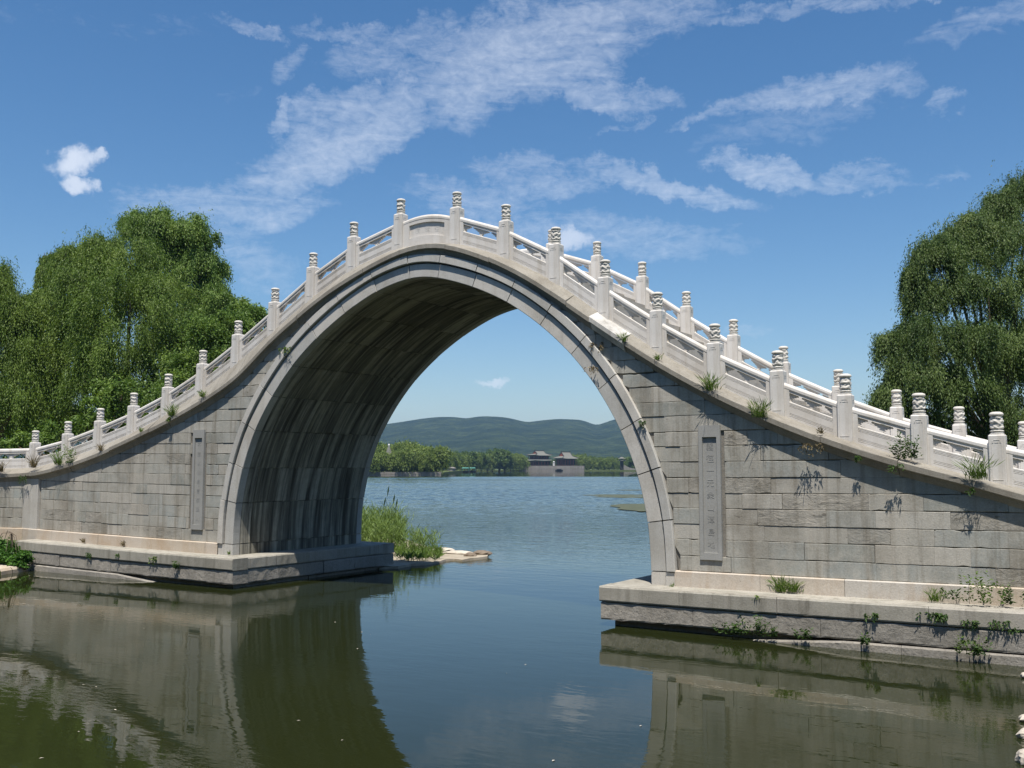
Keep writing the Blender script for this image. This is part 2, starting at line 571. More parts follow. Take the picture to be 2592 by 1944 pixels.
# smooth, dense, arc-length curve
seg = np.r_[0, np.cumsum(np.hypot(*np.diff(ip, axis=0).T))]
sd_ = np.linspace(0, seg[-1], 601)
ic = np.c_[smooth(np.interp(sd_, seg, ip[:, 0]), 10), smooth(np.interp(sd_, seg, ip[:, 1]), 10)]
ic[:8, 1] = np.interp(sd_[:8], seg, ip[:, 1])
ic[-8:, 1] = np.interp(sd_[-8:], seg, ip[:, 1])
ARC = np.r_[0, np.cumsum(np.hypot(*np.diff(ic, axis=0).T))]
tg = np.gradient(ic, axis=0)
tg /= np.hypot(*tg.T)[:, None]
NRM = np.c_[-tg[:, 1], tg[:, 0]]                         # outward normal of the arch
JOINT = [float(np.interp(s, sd_, ARC)) for s in seg]
JOINT = [0.0] + [.33] + JOINT[2:9] + [JOINT[9], JOINT[10]] + JOINT[12:21] + [JOINT[21], ARC[-1]]


def arc_pt(s, off=0.0):
    return (float(np.interp(s, ARC, ic[:, 0] + NRM[:, 0] * off)), float(np.interp(s, ARC, ic[:, 1] + NRM[:, 1] * off)))


RB, RO = .31, .52                                        # ring band and hood, metres from the intrados
oc = ic + NRM * (RO - .02)
iapex = int(np.argmax(oc[:, 1]))
XAP = float(oc[iapex, 0])


def arch_low(x):                                         # lowest free height above the ring at x
    if x <= oc[0, 0] or x >= oc[-1, 0]:
        return -1.0
    if x < XAP:
        return float(np.interp(x, np.maximum.accumulate(oc[:iapex + 1, 0]), oc[:iapex + 1, 1]))
    return float(np.interp(x, np.maximum.accumulate(oc[iapex:, 0]), oc[iapex:, 1]))


root = empty("stone_bridge", (-14, BW / 2, 0), "steep humpbacked pale stone arch bridge with white marble balustrades over the lake inlet", "bridge")
XL, XR = -32.5, 2.6


# ---- spandrel walls: every ashlar block a raised face with a real joint around it
def wall_mesh(side, xlo, xhi):
    mb, back = MB(), MB()
    sg = 1 if side == "front" else -1
    y0 = 0.0 if side == "front" else BW
    rng = random.Random(5 if side == "front" else 9)
    H = .29
    step = .13
    z = 1.03
    row = 0
    slabs = [(-7.13, -6.70, 1.27, 3.80), (-21.45, -21.01, 1.34, 4.02), (-29.24, -28.42, 1.0, 3.2)] if side == "front" else []
    cols = np.arange(xlo, xhi, step)
    for i in range(len(cols) - 1):                       # dark mortar behind
        a, b = cols[i], cols[i + 1]
        if side == "back" and i % 3:
            continue
        if side == "back":
            b = min(cols[min(i + 3, len(cols) - 1)], xhi)
        la, lb = max(.9, arch_low(a) - .05), max(.9, arch_low(b) - .05)
        ta, tb = lip(a) - .22, lip(b) - .22
        if ta > la and tb > lb:
            y = y0 + sg * .025
            back.add([(a, y, la), (b, y, lb), (b, y, tb), (a, y, ta)], [(0, 1, 2, 3) if sg > 0 else (3, 2, 1, 0)], rng.random())
    while z < 8.2:
        h = H * rng.uniform(.93, 1.07)
        x = xlo - rng.uniform(0, 1)
        while x < xhi:
            w = rng.choice([rng.uniform(.55, .9), rng.uniform(.9, 1.5), rng.uniform(1.2, 1.9)])
            x0, x1 = max(x, xlo), min(x + w, xhi)
            x = x + w
            if x1 - x0 < .05:
                continue
            r = rng.random()
            off = rng.choice([0, .004, .009, .013])
            g = rng.choice([.002, .003, .0045, .006, .010])
            gv = g * rng.choice([.25, .4, .8])
            ch = rng.random() < .2
            xs = np.unique(np.r_[x0 + gv, np.arange(math.ceil(x0 / step) * step, x1, step), x1 - gv])
            xs = xs[(xs >= x0 + gv - 1e-9) & (xs <= x1 - gv + 1e-9)]
            lo, hi = [], []
            for k, xx in enumerate(xs):
                jb = rng.uniform(-.004, .004) + (rng.uniform(0, .02) if ch and rng.random() < .3 else 0)
                jt = rng.uniform(-.004, .004) - (rng.uniform(0, .025) if ch and rng.random() < .3 else 0)
                wz = warpz(xx)
                lo.append(max(z + wz + g + jb, arch_low(xx) + .008))
                hi.append(min(z + h + wz - g + jt, lip(xx) - .235))
            run = []
            runs = []
            for k, xx in enumerate(xs):
                ins = any(s0 - .01 < xx < s1 + .01 and s2 < z + h * .5 < s3 for s0, s1, s2, s3 in slabs)
                if hi[k] - lo[k] > .012 and not ins:
                    run.append(k)
                else:
                    if len(run) > 1:
                        runs.append(run)
                    run = []
            if len(run) > 1:
                runs.append(run)
            for ks in runs:
                yf = y0 - sg * off
                yb = y0 + sg * .03
                e = .006
                n = len(ks)
                A = [(xs[k], yb, lo[k]) for k in ks]
                B = [(xs[k], yf + sg * .004, lo[k]) for k in ks]
                Cc = [(xs[k], yf, min(lo[k] + e, hi[k])) for k in ks]
                D = [(xs[k], yf, max(hi[k] - e, lo[k])) for k in ks]
                E = [(xs[k], yf + sg * .004, hi[k]) for k in ks]
                Fq = [(xs[k], yb, hi[k]) for k in ks]
                mb.grid([A, B, Cc, D, E, Fq], r, flip=sg < 0)
                for k, (p, q) in enumerate(((0, 1), (1, 0))):
                    j = ks[0] if k == 0 else ks[-1]
                    pts = [(xs[j], yf + .0, lo[j]), (xs[j], yf, hi[j]), (xs[j], yb, hi[j]), (xs[j], yb, lo[j])]
                    mb.add(pts, [(0, 1, 2, 3)], r)
        z += h
        row += 1
    return mb, back


for side in ("front", "back"):
    for xlo, xhi in ((XL, XAP), (XAP, XR)):
        mb, bk = wall_mesh(side, xlo, xhi)
        o = mb.build("spandrel_wall", M["wall"], root, fn=bend if side == "front" else None)
        bk.build("mortar_bed", M["mortar"], o, fn=bend if side == "front" else None)


# ---- arch ring (inner band + hood) and barrel
def ring(side):
    sg = 1 if side == "front" else -1
    yf = 0.0 if side == "front" else BW
    band, hood = MB(), MB()
    rng = random.Random(3)
    for i in range(len(JOINT) - 1):
        s0, s1 = JOINT[i], JOINT[i + 1]
        n = max(3, int((s1 - s0) / .12))
        g = .009
        ss = np.linspace(s0 + g, s1 - g, n)
        for mbx, o0, o1, yy in ((band, 0.0, RB, -.03), (hood, RB + .03, RO, -.085)):
            if mbx is hood and i in (0, len(JOINT) - 2):
                o0, o1, yy = RB - .0, RO, -.05
            jy = rng.uniform(-.010, .010)
            y = yf + sg * (yy + jy)
            yb = yf + sg * .20
            e = .012
            rows = []
            for (off, yq) in ((o0, yb), (o0, y + sg * e), (o0 + e, y), (o1 - e, y), (o1, y + sg * e), (o1, yb)):
                rows.append([(arc_pt(s, off)[0], yq, arc_pt(s, off)[1]) for s in ss])
            r = rng.random()
            mbx.grid(rows, r, flip=sg > 0)
            for s in (ss[0], ss[-1]):
                pts = []
                for off, yq in ((o0, y), (o1, y), (o1, yb), (o0, yb)):
                    a = arc_pt(s, off)
                    pts.append((a[0], yq, a[1]))
                mbx.add(pts, [(0, 1, 2, 3)], r)
    ro = band.build("arch_ring", M["ring"], root)
    hood.build("hood_moulding", M["ring"], ro)


ring("front")
ring("back")


def barrel():
    mb = MB()
    uv = []
    rng = random.Random(12)

    def patch(ss, ys, off, r):
        k = len(mb.v)
        P = [[(arc_pt(s, off)[0], y, arc_pt(s, off)[1]) for y in ys] for s in ss]
        mb.grid(P, r)
        for a in range(len(ss) - 1):
            for b in range(len(ys) - 1):
                uv.extend([(ys[b], ss[a]), (ys[b + 1], ss[a]), (ys[b + 1], ss[a + 1]), (ys[b], ss[a + 1])])
    patch(np.linspace(0, ARC[-1], 90), np.linspace(-.0, BW, 6), .03, .1)
    for i in range(len(JOINT) - 1):
        s0, s1 = JOINT[i] + .011, JOINT[i + 1] - .011
        y = .21
        first = True
        while y < BW - .21:
            w = .38 if first else rng.uniform(.7, 1.5)
            y1 = min(y + w, BW - .21)
            if first:
                y1 = y + .34
            if BW - .21 - y1 < .35:
                y1 = BW - .21
            o = 0.0 if first else rng.choice([.004, .008, .012])
            patch(np.linspace(s0, s1, max(3, int((s1 - s0) / .15))), np.array([y + .004, y1 - .004]), o, .95 if first else rng.random())
            y = y1 + (.035 if first else 0)
            first = False
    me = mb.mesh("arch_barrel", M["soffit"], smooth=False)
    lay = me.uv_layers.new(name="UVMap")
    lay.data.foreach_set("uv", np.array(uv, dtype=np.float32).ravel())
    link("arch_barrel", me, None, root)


barrel()


# ---- cornice
def cornice(side):
    sg = 1 if side == "front" else -1
    yo = 0.0 if side == "front" else BW
    mb = MB()
    rng = random.Random(21)
    cuts = [XL]
    known = [on_y(px, py, -OV)[0] for px, py in ((424, 1060), (601, 950), (680, 858), (750, 800), (917, 678), (1009, 640), (1125, 621), (1236, 656), (1432, 760), (1492, 804), (1577, 860), (1656, 911), (1789, 984), (2076, 1106), (2272, 1169))]
    x = XL
    while x + 1.9 < known[0]:
        x += rng.uniform(1.6, 2.2)
        cuts.append(x)
    cuts += known
    x = known[-1]
    while x < XR:
        x += rng.uniform(1.8, 2.3)
        cuts.append(min(x, XR))
    for a, b in zip(cuts[:-1], cuts[1:]):
        if b - a < .05:
            continue
        white = side == "front" and abs(a - known[9]) < .01
        dz = rng.uniform(-.012, .012) + (.03 if white else 0)
        dy = rng.uniform(-.012, .012) - (.03 if white else 0)
        xs = np.linspace(a + .005, b - .005, max(4, int((b - a) / .2)))
        prof = [(.30, None), (.20, "b"), (-.205, 0), (-.222, -.012), (-.222, -.105), (-.205, -.118), (-.13, -.13), (-.095, -.17), (-.05, -.22), (-.012, -.25), (.03, -.26)]
        rows = []
        for (y, z) in prof:
            row = []
            for xx in xs:
                j = rng.uniform(-.004, .004)
                zz = base(xx) - .012 if z in (None, "b") else lip(xx) + z + dz + (j if z in (0, -.012) else 0)
                row.append((xx, yo + sg * (y * (OV / .222 if y < 0 else 1) + (dy if y < 0 else 0)), zz))
            rows.append(row)
        r = .995 if white else rng.uniform(0, .85)
        mb.grid(rows, r, flip=sg > 0)
        for k in (0, -1):
            mb.add([rw[k] for rw in rows], [tuple(range(len(rows)))], r)
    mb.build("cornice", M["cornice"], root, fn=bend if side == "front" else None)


cornice("front")
cornice("back")

# ---- stepped deck
dk = MB()
xs = np.arange(XL, XR, .3)
P = []
for i, x in enumerate(xs):
    z0 = base(x) - .03
    if i:
        P.append([(x, y, pz) for y in (.28, BW - .28)])
    P.append([(x, y, z0) for y in (.28, BW - .28)])
    pz = z0
dk.grid(P, .5, flip=True)
dk.build("stepped_deck", M["deck"], root)

# ---- plinth course
for side in ("front", "back"):
    sg, yo = (1, 0) if side == "front" else (-1, BW)
    rng = random.Random(31)
    for (a, b) in ((XL, float(oc[0, 0])), (float(oc[-1, 0]), XR)):
        pl = MB()
        x = a
        while x < b - .01:
            x1 = min(x + rng.uniform(1.2, 2.6), b)
            if b - x1 < .4:
                x1 = b
            xs = np.linspace(x + .003, x1 - .003, 8)
            r = rng.random()
            o = rng.uniform(-.008, .008)
            rows = [[(q, yo + sg * yy, zz + warpz(q)) for q in xs] for yy, zz in ((.1, .66), (-.075 + o, .66), (-.075 + o, 1.01), (-.06 + o, 1.025), (.03, 1.03))]
            pl.grid(rows, r, flip=sg < 0)
            x = x1
        pl.build("plinth", M["plinth"], root, fn=bend if side == "front" else None)

# ---- pilaster at the west end
pm = MB()
pm.box((-29.22, -.05, 1.0), (-28.44, .05, lip(-28.8) - .2), .7)
pm.build("pilaster", M["ring"], root)


# ---- foundation piers standing in the water
def pier(x0, x1, label_side):
    """x0: open end in the arch, x1: far end"""
    top, low, bot = MB(), MB(), MB()
    rng = random.Random(41 if x0 < -15 else 43)
    d = 1 if x1 > x0 else -1
    ya, yb = -.70, BW + .62

    def course(mb, z0, z1, inset, lens, jag, xs0=0.0, ends=True, xlen=None):
        # front and back faces as separate blocks, end face too
        xe1 = x1 if xlen is None else x0 + d * xlen
        for (yy, sgn) in ((ya + inset, 1), (yb - inset, -1)):
            x = x0 + d * max(inset, xs0)
            while (xe1 - x) * d > .01:
                xn = x + d * rng.uniform(*lens)
                if (xe1 - xn) * d < .5:
                    xn = xe1
                xs = np.linspace(x + d * .004, xn - d * .004, max(4, int(abs(xn - x) / .12)))
                r = rng.random()
                o = rng.uniform(-.015, .012)
                rows = []
                for (dy, zz, jj) in ((.5, z0, 0), (.012, z0 + .003, jag * .5), (0, z0 + .03, jag * .5), (0, z1 - .03, jag * .4), (.018, z1 - .004, jag * .4), (.5, z1, 0)):
                    rows.append([(q, yy + sgn * (dy + o + rng.uniform(-jj, jj)), zz + warpz(q) - (.11 * max(0, 1 - (abs(q - x0) - xs0) / 1.6) if xs0 and zz > -.1 else 0) + (rng.uniform(-jj, jj) * .6 if jj else 0)) for q in xs])
                mb.grid(rows, r, flip=(sgn * d) < 0)
                for k in (0, -1):
                    mb.add([rw[k] for rw in rows], [tuple(range(len(rows)))], r)
                x = xn
        if not ends:
            return
        y = ya + inset
        xe = x0 + d * inset
        while y < yb - inset - .01:
            yn = min(y + rng.uniform(.9, 1.7), yb - inset)
            if yb - inset - yn < .5:
                yn = yb - inset
            ys = np.linspace(y + .004, yn - .004, 9)
            o = rng.uniform(-.01, .015)
            rows = []
            for (dx, zz, jj) in ((.5, z0, 0), (.012, z0 + .003, jag * .5), (0, z0 + .03, jag * .5), (0, z1 - .03, jag * .4), (.018, z1 - .004, jag * .4), (.5, z1, 0)):
                rows.append([(xe + d * (dx + o + rng.uniform(-jj, jj)), q, zz + warpz(xe) + (rng.uniform(-jj, jj) * .6 if jj else 0)) for q in ys])
            mb.grid(rows, rng.random(), flip=d > 0)
            y = yn
    course(top, .445, .735, 0.0, (1.6, 2.6), .006)
    course(low, .105, .436, .02, (1.8, 3.0), .014)
    course(bot, -.9, .075, .22, (2.2, 3.4), .008, xlen=3.9)
    course(bot, -.9, .088, -.005, (2.2, 3.4), .008, xs0=3.0, ends=False)
    # top slabs
    xs = np.linspace(x0 + d * .03, x1, 30)
    top.grid([[(q, y, .733 + warpz(q)) for q in xs] for y in np.linspace(ya + .03, yb - .03, 12)], .75, flip=d < 0)
    o = top.build("foundation_pier", M["pier"], root)
    for mbx in (low, bot):
        mbx.build("rough_course", M["rough"], o)


pier(-19.06, -28.4, "west")
pier(-8.92, XR, "east")


# ---- inscription slabs with carved characters
def text_mesh(ch, size, depth):
    cu = bpy.data.curves.new("t", "FONT")
    cu.body = ch
    cu.size = size
    cu.align_x = "CENTER"
    cu.align_y = "CENTER"
    cu.extrude = depth
    cu.bevel_depth = .0008
    cu.bevel_resolution = 0
    o = bpy.data.objects.new("t", cu)
    COL.objects.link(o)
    dg = bpy.context.evaluated_depsgraph_get()
    dg.update()
    me = bpy.data.meshes.new_from_object(o.evaluated_get(dg))
    bpy.data.objects.remove(o)
    bpy.data.curves.remove(cu)
    return me


def join_meshes(name, items, mat):
    """items: (mesh, 4x4)"""
    V, F = [], []
    for me, mx in items:
        k = len(V)
        V += [tuple(mx @ v.co) for v in me.vertices]
        F += [[i + k for i in p.vertices] for p in me.polygons]
        bpy.data.meshes.remove(me)
    out = bpy.data.meshes.new(name)
    out.from_pydata(V, [], F)
    out.materials.append(mat)
    out.update()
    return out


RX = Matrix.Rotation(math.pi / 2, 4, "X")


def slab(x0, x1, z0, z1, chars, size, depth):
    mb = MB()
    yf, rec = -.05, -.004
    fx = (x1 - x0) * .17
    mb.box((x0, yf, z0), (x0 + fx, .03, z1), .3)
    mb.box((x1 - fx, yf, z0), (x1, .03, z1), .3)
    mb.box((x0 + fx, yf + .001, z1 - .22), (x1 - fx, .03, z1 - .001), .35)
    mb.box((x0 + fx, yf + .001, z0 + .001), (x1 - fx, .03, z0 + .13), .35)
    mb.box((x0 + fx, rec - .006, z0 + .13), (x1 - fx, .028, z1 - .22), .8)
    o = mb.build("inscription_slab", M["slab"], root)
    zc = np.linspace(z1 - .22 - .19, z0 + .13 + .15, len(chars))
    its = []
    for c, z in zip(chars, zc):
        its.append((text_mesh(c, size, depth), Matrix.Translation(((x0 + x1) / 2, rec - .008, float(z))) @ RX))
    link("inscription", join_meshes("inscription", its, M["slab"]), None, o)


slab(-7.13, -6.70, 1.28, 3.79, "霧徑一元衆山潭島地", .15, .0008)
slab(-21.45, -21.01, 1.36, 4.0, "不登以化自言泰至人", .13, .001)

# ---- balustrade
pmesh = MB()
HB = .125


def carved_face(mb, sx):
    pass


bv = .012
prof = [(-HB, -.25), (-HB, .775), (-HB + .02, .795), (-.085, .80)]
P = []
for hw, z in ((HB, -.25), (HB, .775), (HB - .018, .797), (.07, .80)):
    P.append([(-hw + bv, -hw, z), (hw - bv, -hw, z), (hw, -hw + bv, z), (hw, hw - bv, z), (hw - bv, hw, z), (-hw + bv, hw, z), (-hw, hw - bv, z), (-hw, -hw + bv, z)])
pmesh.grid(P, .5, close=True)
for sgn, ax in ((-1, "y"), (1, "y"), (1, "x"), (-1, "x")):      # raised ruyi-headed frame on each face
    def fr(u0, u1, z0, z1):
        e = HB + .0045
        if ax == "y":
            a, b = (u0, min(sgn * (HB - .002), sgn * e), z0), (u1, max(sgn * (HB - .002), sgn * e), z1)
        else:
            a, b = (min(sgn * (HB - .002), sgn * e), u0, z0), (max(sgn * (HB - .002), sgn * e), u1, z1)
        pmesh.box(a, b, .35)
    fr(-.08, -.07, .05, .66)
    fr(.07, .08, .05, .66)
    fr(-.07, .07, .05, .06)
    fr(-.07, -.045, .66, .70)
    fr(.045, .07, .66, .70)
    fr(-.045, .045, .70, .71)
    fr(-.03, .03, .66, .668)
post_me = pmesh.mesh("railing_post", M["marble"])


def cap_mesh():
    mb = MB()
    pts = []
    N = 40
    for i in range(N + 1):
        t = i / N
        z = .79 + t * .38
        r = .098
        r += .012 * math.exp(-((t - .06) / .035) ** 2) + .010 * math.exp(-((t - .17) / .03) ** 2)
        r -= .022 * math.exp(-((t - .235) / .025) ** 2) + .02 * math.exp(-((t - .115) / .02) ** 2) + .024 * math.exp(-((t - .80) / .025) ** 2)
        r += .012 * math.exp(-((t - .885) / .05) ** 2)
        if t > .94:
            r *= math.sqrt(max(0, 1 - ((t - .94) / .075) ** 2))
        pts.append((r, z))

    def wob(a, z):
        t = (z - .79) / .38
        if not .24 < t < .80:
            return .002 * math.sin(9 * a)
        ph = 2 * math.pi * 4.0 * (t + .045 * math.sin(2 * a + 1) + .04 * math.sin(5 * a + 2))
        k = math.sin(ph)
        return (.0085 * math.tanh(1.6 * k) + .007 * math.sin(4 * a + 9 * t) * math.sin(40 * t + 3 * math.sin(2 * a)))
    mb.lathe(pts, seg=40, wob=wob)
    return mb.mesh("post_cap", M["carved"], smooth=True)


cap_me = cap_mesh()


def post(x, y, z):
    p = bend((x, y, z))
    o = link("railing_post", post_me, None, root, loc=(p[0], p[1], p[2] + random.uniform(-.008, .008)))
    o.rotation_euler = (random.uniform(-.008, .008), random.uniform(-.008, .008), random.uniform(-.03, .03))
    o.matrix_parent_inverse = Matrix.Translation(-root.location)
    c = link("post_cap", cap_me, None, o, loc=(0, 0, 0))
    if x < PIV - .3:
        o.rotation_euler = (0, 0, TH)
    else:
        c.rotation_euler = (0, 0, random.choice([0, 1.57, 3.14, 4.71]))
    return o


VASE = [(0, .0), (.055, .0), (.058, .018), (.024, .028), (.024, .05), (.06, .062), (.068, .085), (.042, .09), (.042, .106), (.10, .109), (.115, .128), (.10, .138),
        (.16, .142), (.178, .158), (.16, .168), (.225, .172), (.238, .19), (.225, .215), (0, .215)]


def sweep(mb, xa, xb, za, zb, prof, y0, r, n=8, curve=None, close=True):
    rows = []
    for (yy, zz) in prof:
        row = []
        for k in range(n + 1):
            t = k / n
            x = xa + (xb - xa) * t
            zc = za + (zb - za) * t + (curve(t) if curve else 0)
            row.append((x, y0 + yy, zc + zz))
        rows.append(row)
    if close:
        rows.append(rows[0])
    mb.grid(rows, r)
    for k in (0, -1):
        mb.add([rw[k] for rw in rows[:len(prof)]], [tuple(range(len(prof)))], r)


GROOVE = [0.035, .062, .085, .215, .238, .262]


def panel(xa, xb, za, zb, y0, plaque=False, wing=False):
    """railing panel centred on y0 between two posts"""
    mb, hr = MB(), MB()
    fn = bend
    L = xb - xa
    sl_ = (zb - za) / L
    xa, za, xb, zb = xa + HB - .01, za + sl_ * HB, xb - HB + .01, zb - sl_ * HB
    cz = max(abs(sl_), 0)
    rr = random.random()
    sag = None
    if plaque:
        sag = lambda t: .11 * (1 - (2 * t - 1) ** 2)
    if plaque:
        sweep(mb, xa, xb, za, zb, [(-.07, -.12), (-.07, .11), (-.055, .115), (.055, .115), (.07, .11), (.07, -.12)], y0, rr, 14, sag)
        sweep(mb, xa, xb, za, zb, [(-.03, .12), (-.03, .50), (.03, .50), (.03, .12)], y0, rr, 14, sag)
        sweep(mb, xa + .1, xb - .1, za + sl_ * .1, zb - sl_ * .1, [(-.066, .425), (-.066, .505), (.066, .505), (.066, .425)], y0, rr, 14, lambda t: .11 * (1 - (2 * (.1 + t * (xb - xa - .2)) / (xb - xa) - 1) ** 2))
        for u0, u1 in ((0, .14), (.86, 1)):
            x0, x1 = xa + (xb - xa) * u0, xa + (xb - xa) * u1
            sweep(mb, x0, x1, za + sag((u0)) + (zb - za) * u0, za + (zb - za) * u1 + sag(u1), [(-.068, .10), (-.068, .52), (.068, .52), (.068, .10)], y0, rr, 3)
    else:
        pr = [(-.06, -.15)]
        for g in GROOVE:
            pr += [(-.06, g - .006), (-.048, g), (-.06, g + .006)]
        pr += [(-.06, .292), (-.05, .302), (.05, .302), (.06, .292), (.06, -.15)]
        sweep(mb, xa + .10, xb - .10, za + sl_ * .10, zb - sl_ * .10, pr, y0, rr, 6)
        for a, b in ((xa, xa + .10), (xb - .10, xb)):
            sweep(mb, a, b, za + (a - xa) * sl_, za + (b - xa) * sl_, [(-.068, -.15), (-.068, .51), (.068, .51), (.068, -.15)], y0, rr, 1)
        # slim bar under the rail and the vase-and-cloud supports
        sweep(mb, xa + .1, xb - .1, za + sl_ * .1, zb - sl_ * .1, [(-.056, .462), (-.056, .515), (.056, .515), (.056, .462)], y0, rr, 4)
        xm = (xa + xb) / 2
        xm0, xm1 = xa + .1, xb - .1

        def shape(xc, side):
            pts = []
            if side >= 0:
                pts += [(p[0], p[1]) for p in VASE[1:-1]]
            if side <= 0:
                q = [(-p[0], p[1]) for p in VASE[1:-1]]
                pts = (pts + q[::-1]) if side == 0 else q[::-1]
            if side != 0:
                pts = ([(0, .0)] + pts + [(0, .215)]) if side > 0 else (pts + [(0, .0), (0, .215)])
            if side < 0:
                pts = [(0, .215)] + pts[:-2] + [(0, 0)]
            kx = min(1.0, (xm1 - xm0) / 1.05)
            out = []
            for x, z in pts:
                X = xc + x * kx * (1.0 if side == 0 else .85)
                out.append((X, za + (X - xa) * sl_ + .298 + z * .74))
            return out
        mb.prism(shape(xm, 0), y0 - .018, y0 + .04, rr)
        mb.prism(shape(xm0, 1), y0 - .018, y0 + .04, rr)
        mb.prism(shape(xm1, -1), y0 - .018, y0 + .04, rr)
    top = .497 if not plaque else .485
    hp = [(-.062, top + .005), (-.072, top + .025), (-.072, top + .07), (-.055, top + .10), (-.025, top + .118), (.025, top + .118), (.055, top + .10), (.072, top + .07), (.072, top + .025), (.062, top + .005)]
    sweep(hr, xa, xb, za, zb, hp, y0, rr, 14 if plaque else 5, sag)
    nm = "name_plaque" if plaque else "railing_panel"
    o = mb.build(nm, M["marble"], root, fn=fn)
    hr.build("handrail", M["marble"], o, fn=fn)
    return o, (xa, xb, za, zb)


PY = .30
n_p = len(PX_)
plq = 10
pxs = [PX_[0] - 1.45] + PX_
pzs = [PZ_[0] - .03] + PZ_
for yy in (PY, BW - PY):
    for i, (x, z) in enumerate(zip(pxs, pzs)):
        if yy > 1 and i == 0:
            continue
        post(x, yy, z)
        if i + 1 < len(pxs):
            isp = (i == plq + 1)
            o, (xa, xb, za, zb) = panel(x, pxs[i + 1], z, pzs[i + 1], yy, plaque=isp)
            if isp and yy < 1:
                its = []
                for c, u in zip("橋漪繡", (.30, .50, .70)):
                    X = xa + (xb - xa) * u
                    Z = za + (zb - za) * u + .11 * (1 - (2 * u - 1) ** 2) + .26
                    its.append((text_mesh(c, .15, .001), Matrix.Translation((X, yy - .0315, Z)) @ RX))
                link("inscription", join_meshes("inscription", its, M["marble"]), None, o)


# ------------------------------------------------------------------ foliage helpers
def leaves_mesh(name, P, D, L, Wd, R, mat):
    P, D = np.asarray(P, float), np.asarray(D, float)
    n = len(P)
    D = D / (np.linalg.norm(D, axis=1)[:, None] + 1e-9)
    rv = RNG.normal(size=(n, 3))
    sd2 = np.cross(D, rv)
    sd2 /= (np.linalg.norm(sd2, axis=1)[:, None] + 1e-9)
    L = np.broadcast_to(L, n)[:, None]
    Wd = np.broadcast_to(Wd, n)[:, None]
    V = np.empty((n, 4, 3))
    V[:, 0] = P
    V[:, 1] = P + D * L * .45 + sd2 * Wd * .5
    V[:, 2] = P + D * L
    V[:, 3] = P + D * L * .45 - sd2 * Wd * .5
    me = bpy.data.meshes.new(name)
    me.vertices.add(4 * n)
    me.vertices.foreach_set("co", V.astype(np.float32).ravel())
    me.loops.add(4 * n)
    me.loops.foreach_set("vertex_index", np.arange(4 * n, dtype=np.int32))
    me.polygons.add(n)
    me.polygons.foreach_set("loop_start", np.arange(0, 4 * n, 4, dtype=np.int32))
    try:
        me.polygons.foreach_set("loop_total", np.full(n, 4, dtype=np.int32))
    except Exception:
        pass
    at = me.attributes.new("rnd", "FLOAT", "FACE")
    at.data.foreach_set("value", np.clip(R, 0, 1).astype(np.float32))
    me.materials.append(mat)
    me.update(calc_edges=True)
    return me


def unit(n):
    u = RNG.normal(size=(n, 3))
    return u / np.linalg.norm(u, axis=1)[:, None]


def foliage(name, lobes, mat, K=14, T=45, n=7, tw=.8, leaf=.13, wid=.04, droop=1.0, spread=.36, sub=.42):
    """lobes: (centre, radius[, droop factor])"""
    PP, DD, RR = [], [], []
    for lb in lobes:
        c, r = np.array(lb[0], float), lb[1]
        dr = droop * (lb[2] if len(lb) > 2 else 1)
        k = max(4, int(K))
        u = unit(k)
        u[:, 2] = np.abs(u[:, 2]) * .9 + u[:, 2] * .35
        cl = c + u * (r * RNG.uniform(.45, .95, k))[:, None] * np.array([1, 1, .85])
        cr = r * RNG.uniform(.7, 1.3, k) * sub
        cb_ = RNG.uniform(.0, 1.0, k)
        for q in range(k):
            st = cl[q] + unit(T) * (cr[q] * np.abs(RNG.normal(0, .62, T)))[:, None]
            out = st - c
            out /= (np.linalg.norm(out, axis=1)[:, None] + 1e-6)
            ln = tw * (RNG.uniform(.3, 1.1, T) + .9 * RNG.uniform(0, 1, T) ** 5)
            t = np.linspace(0, 1, n)[None, :, None]
            p = st[:, None, :] + out[:, None, :] * (ln[:, None, None] * .35 * t) * (1.2 - .2 * dr) + np.array([0, 0, -1.0]) * (ln[:, None, None] * dr * t ** 1.5)
            p = p + RNG.normal(size=p.shape) * leaf * .35
            d = np.array([0, 0, -1.0]) * (.35 + .65 * dr) + out[:, None, :] * .35 + RNG.normal(size=p.shape) * spread
            PP.append(p.reshape(-1, 3))
            DD.append(d.reshape(-1, 3))
            RR.append(np.clip(cb_[q] + RNG.normal(size=T * n) * .10 + np.repeat(RNG.normal(0, .14, T), n), 0, 1))
    P, D, R = np.concatenate(PP), np.concatenate(DD), np.concatenate(RR)
    m = len(P)
    return leaves_mesh(name, P, D, leaf * RNG.uniform(.6, 1.3, m), wid * RNG.uniform(.7, 1.3, m), R, mat)


def tree(name, label, group, base_pt, lobes, mat, cat="tree", trunk_r=.28, **kw):
    base_pt = np.array(base_pt, float)
    rt = empty(name, tuple(base_pt), label, cat, group)
    me = foliage("crown", [((np.array(l[0]) - base_pt), *l[1:]) for l in lobes], mat, **kw)
    link("crown", me, None, rt, loc=(0, 0, 0))
    mb = MB()
    cs = np.array([l[0] for l in lobes]) - base_pt
    mid = cs.mean(axis=0)
    fork = np.array([mid[0] * .35, mid[1] * .35, max(.8, min(mid[2] * .45, 3.2))])
    mb.tube([(0, 0, -.3), (0.03, 0, fork[2] * .4), tuple(fork)], [trunk_r * 1.25, trunk_r, trunk_r * .8], 9)
    for c in cs:
        m1 = fork + (c - fork) * .45 + np.array([0, 0, .25])
        mb.tube([tuple(fork), tuple(m1), tuple(c), tuple(c + (c - m1) * .08)], [trunk_r * .5, trunk_r * .3, trunk_r * .12, .012], 6)
    mb.build("trunk", M["bark"], rt, smooth=True, loc=(0, 0, 0))
    return rt


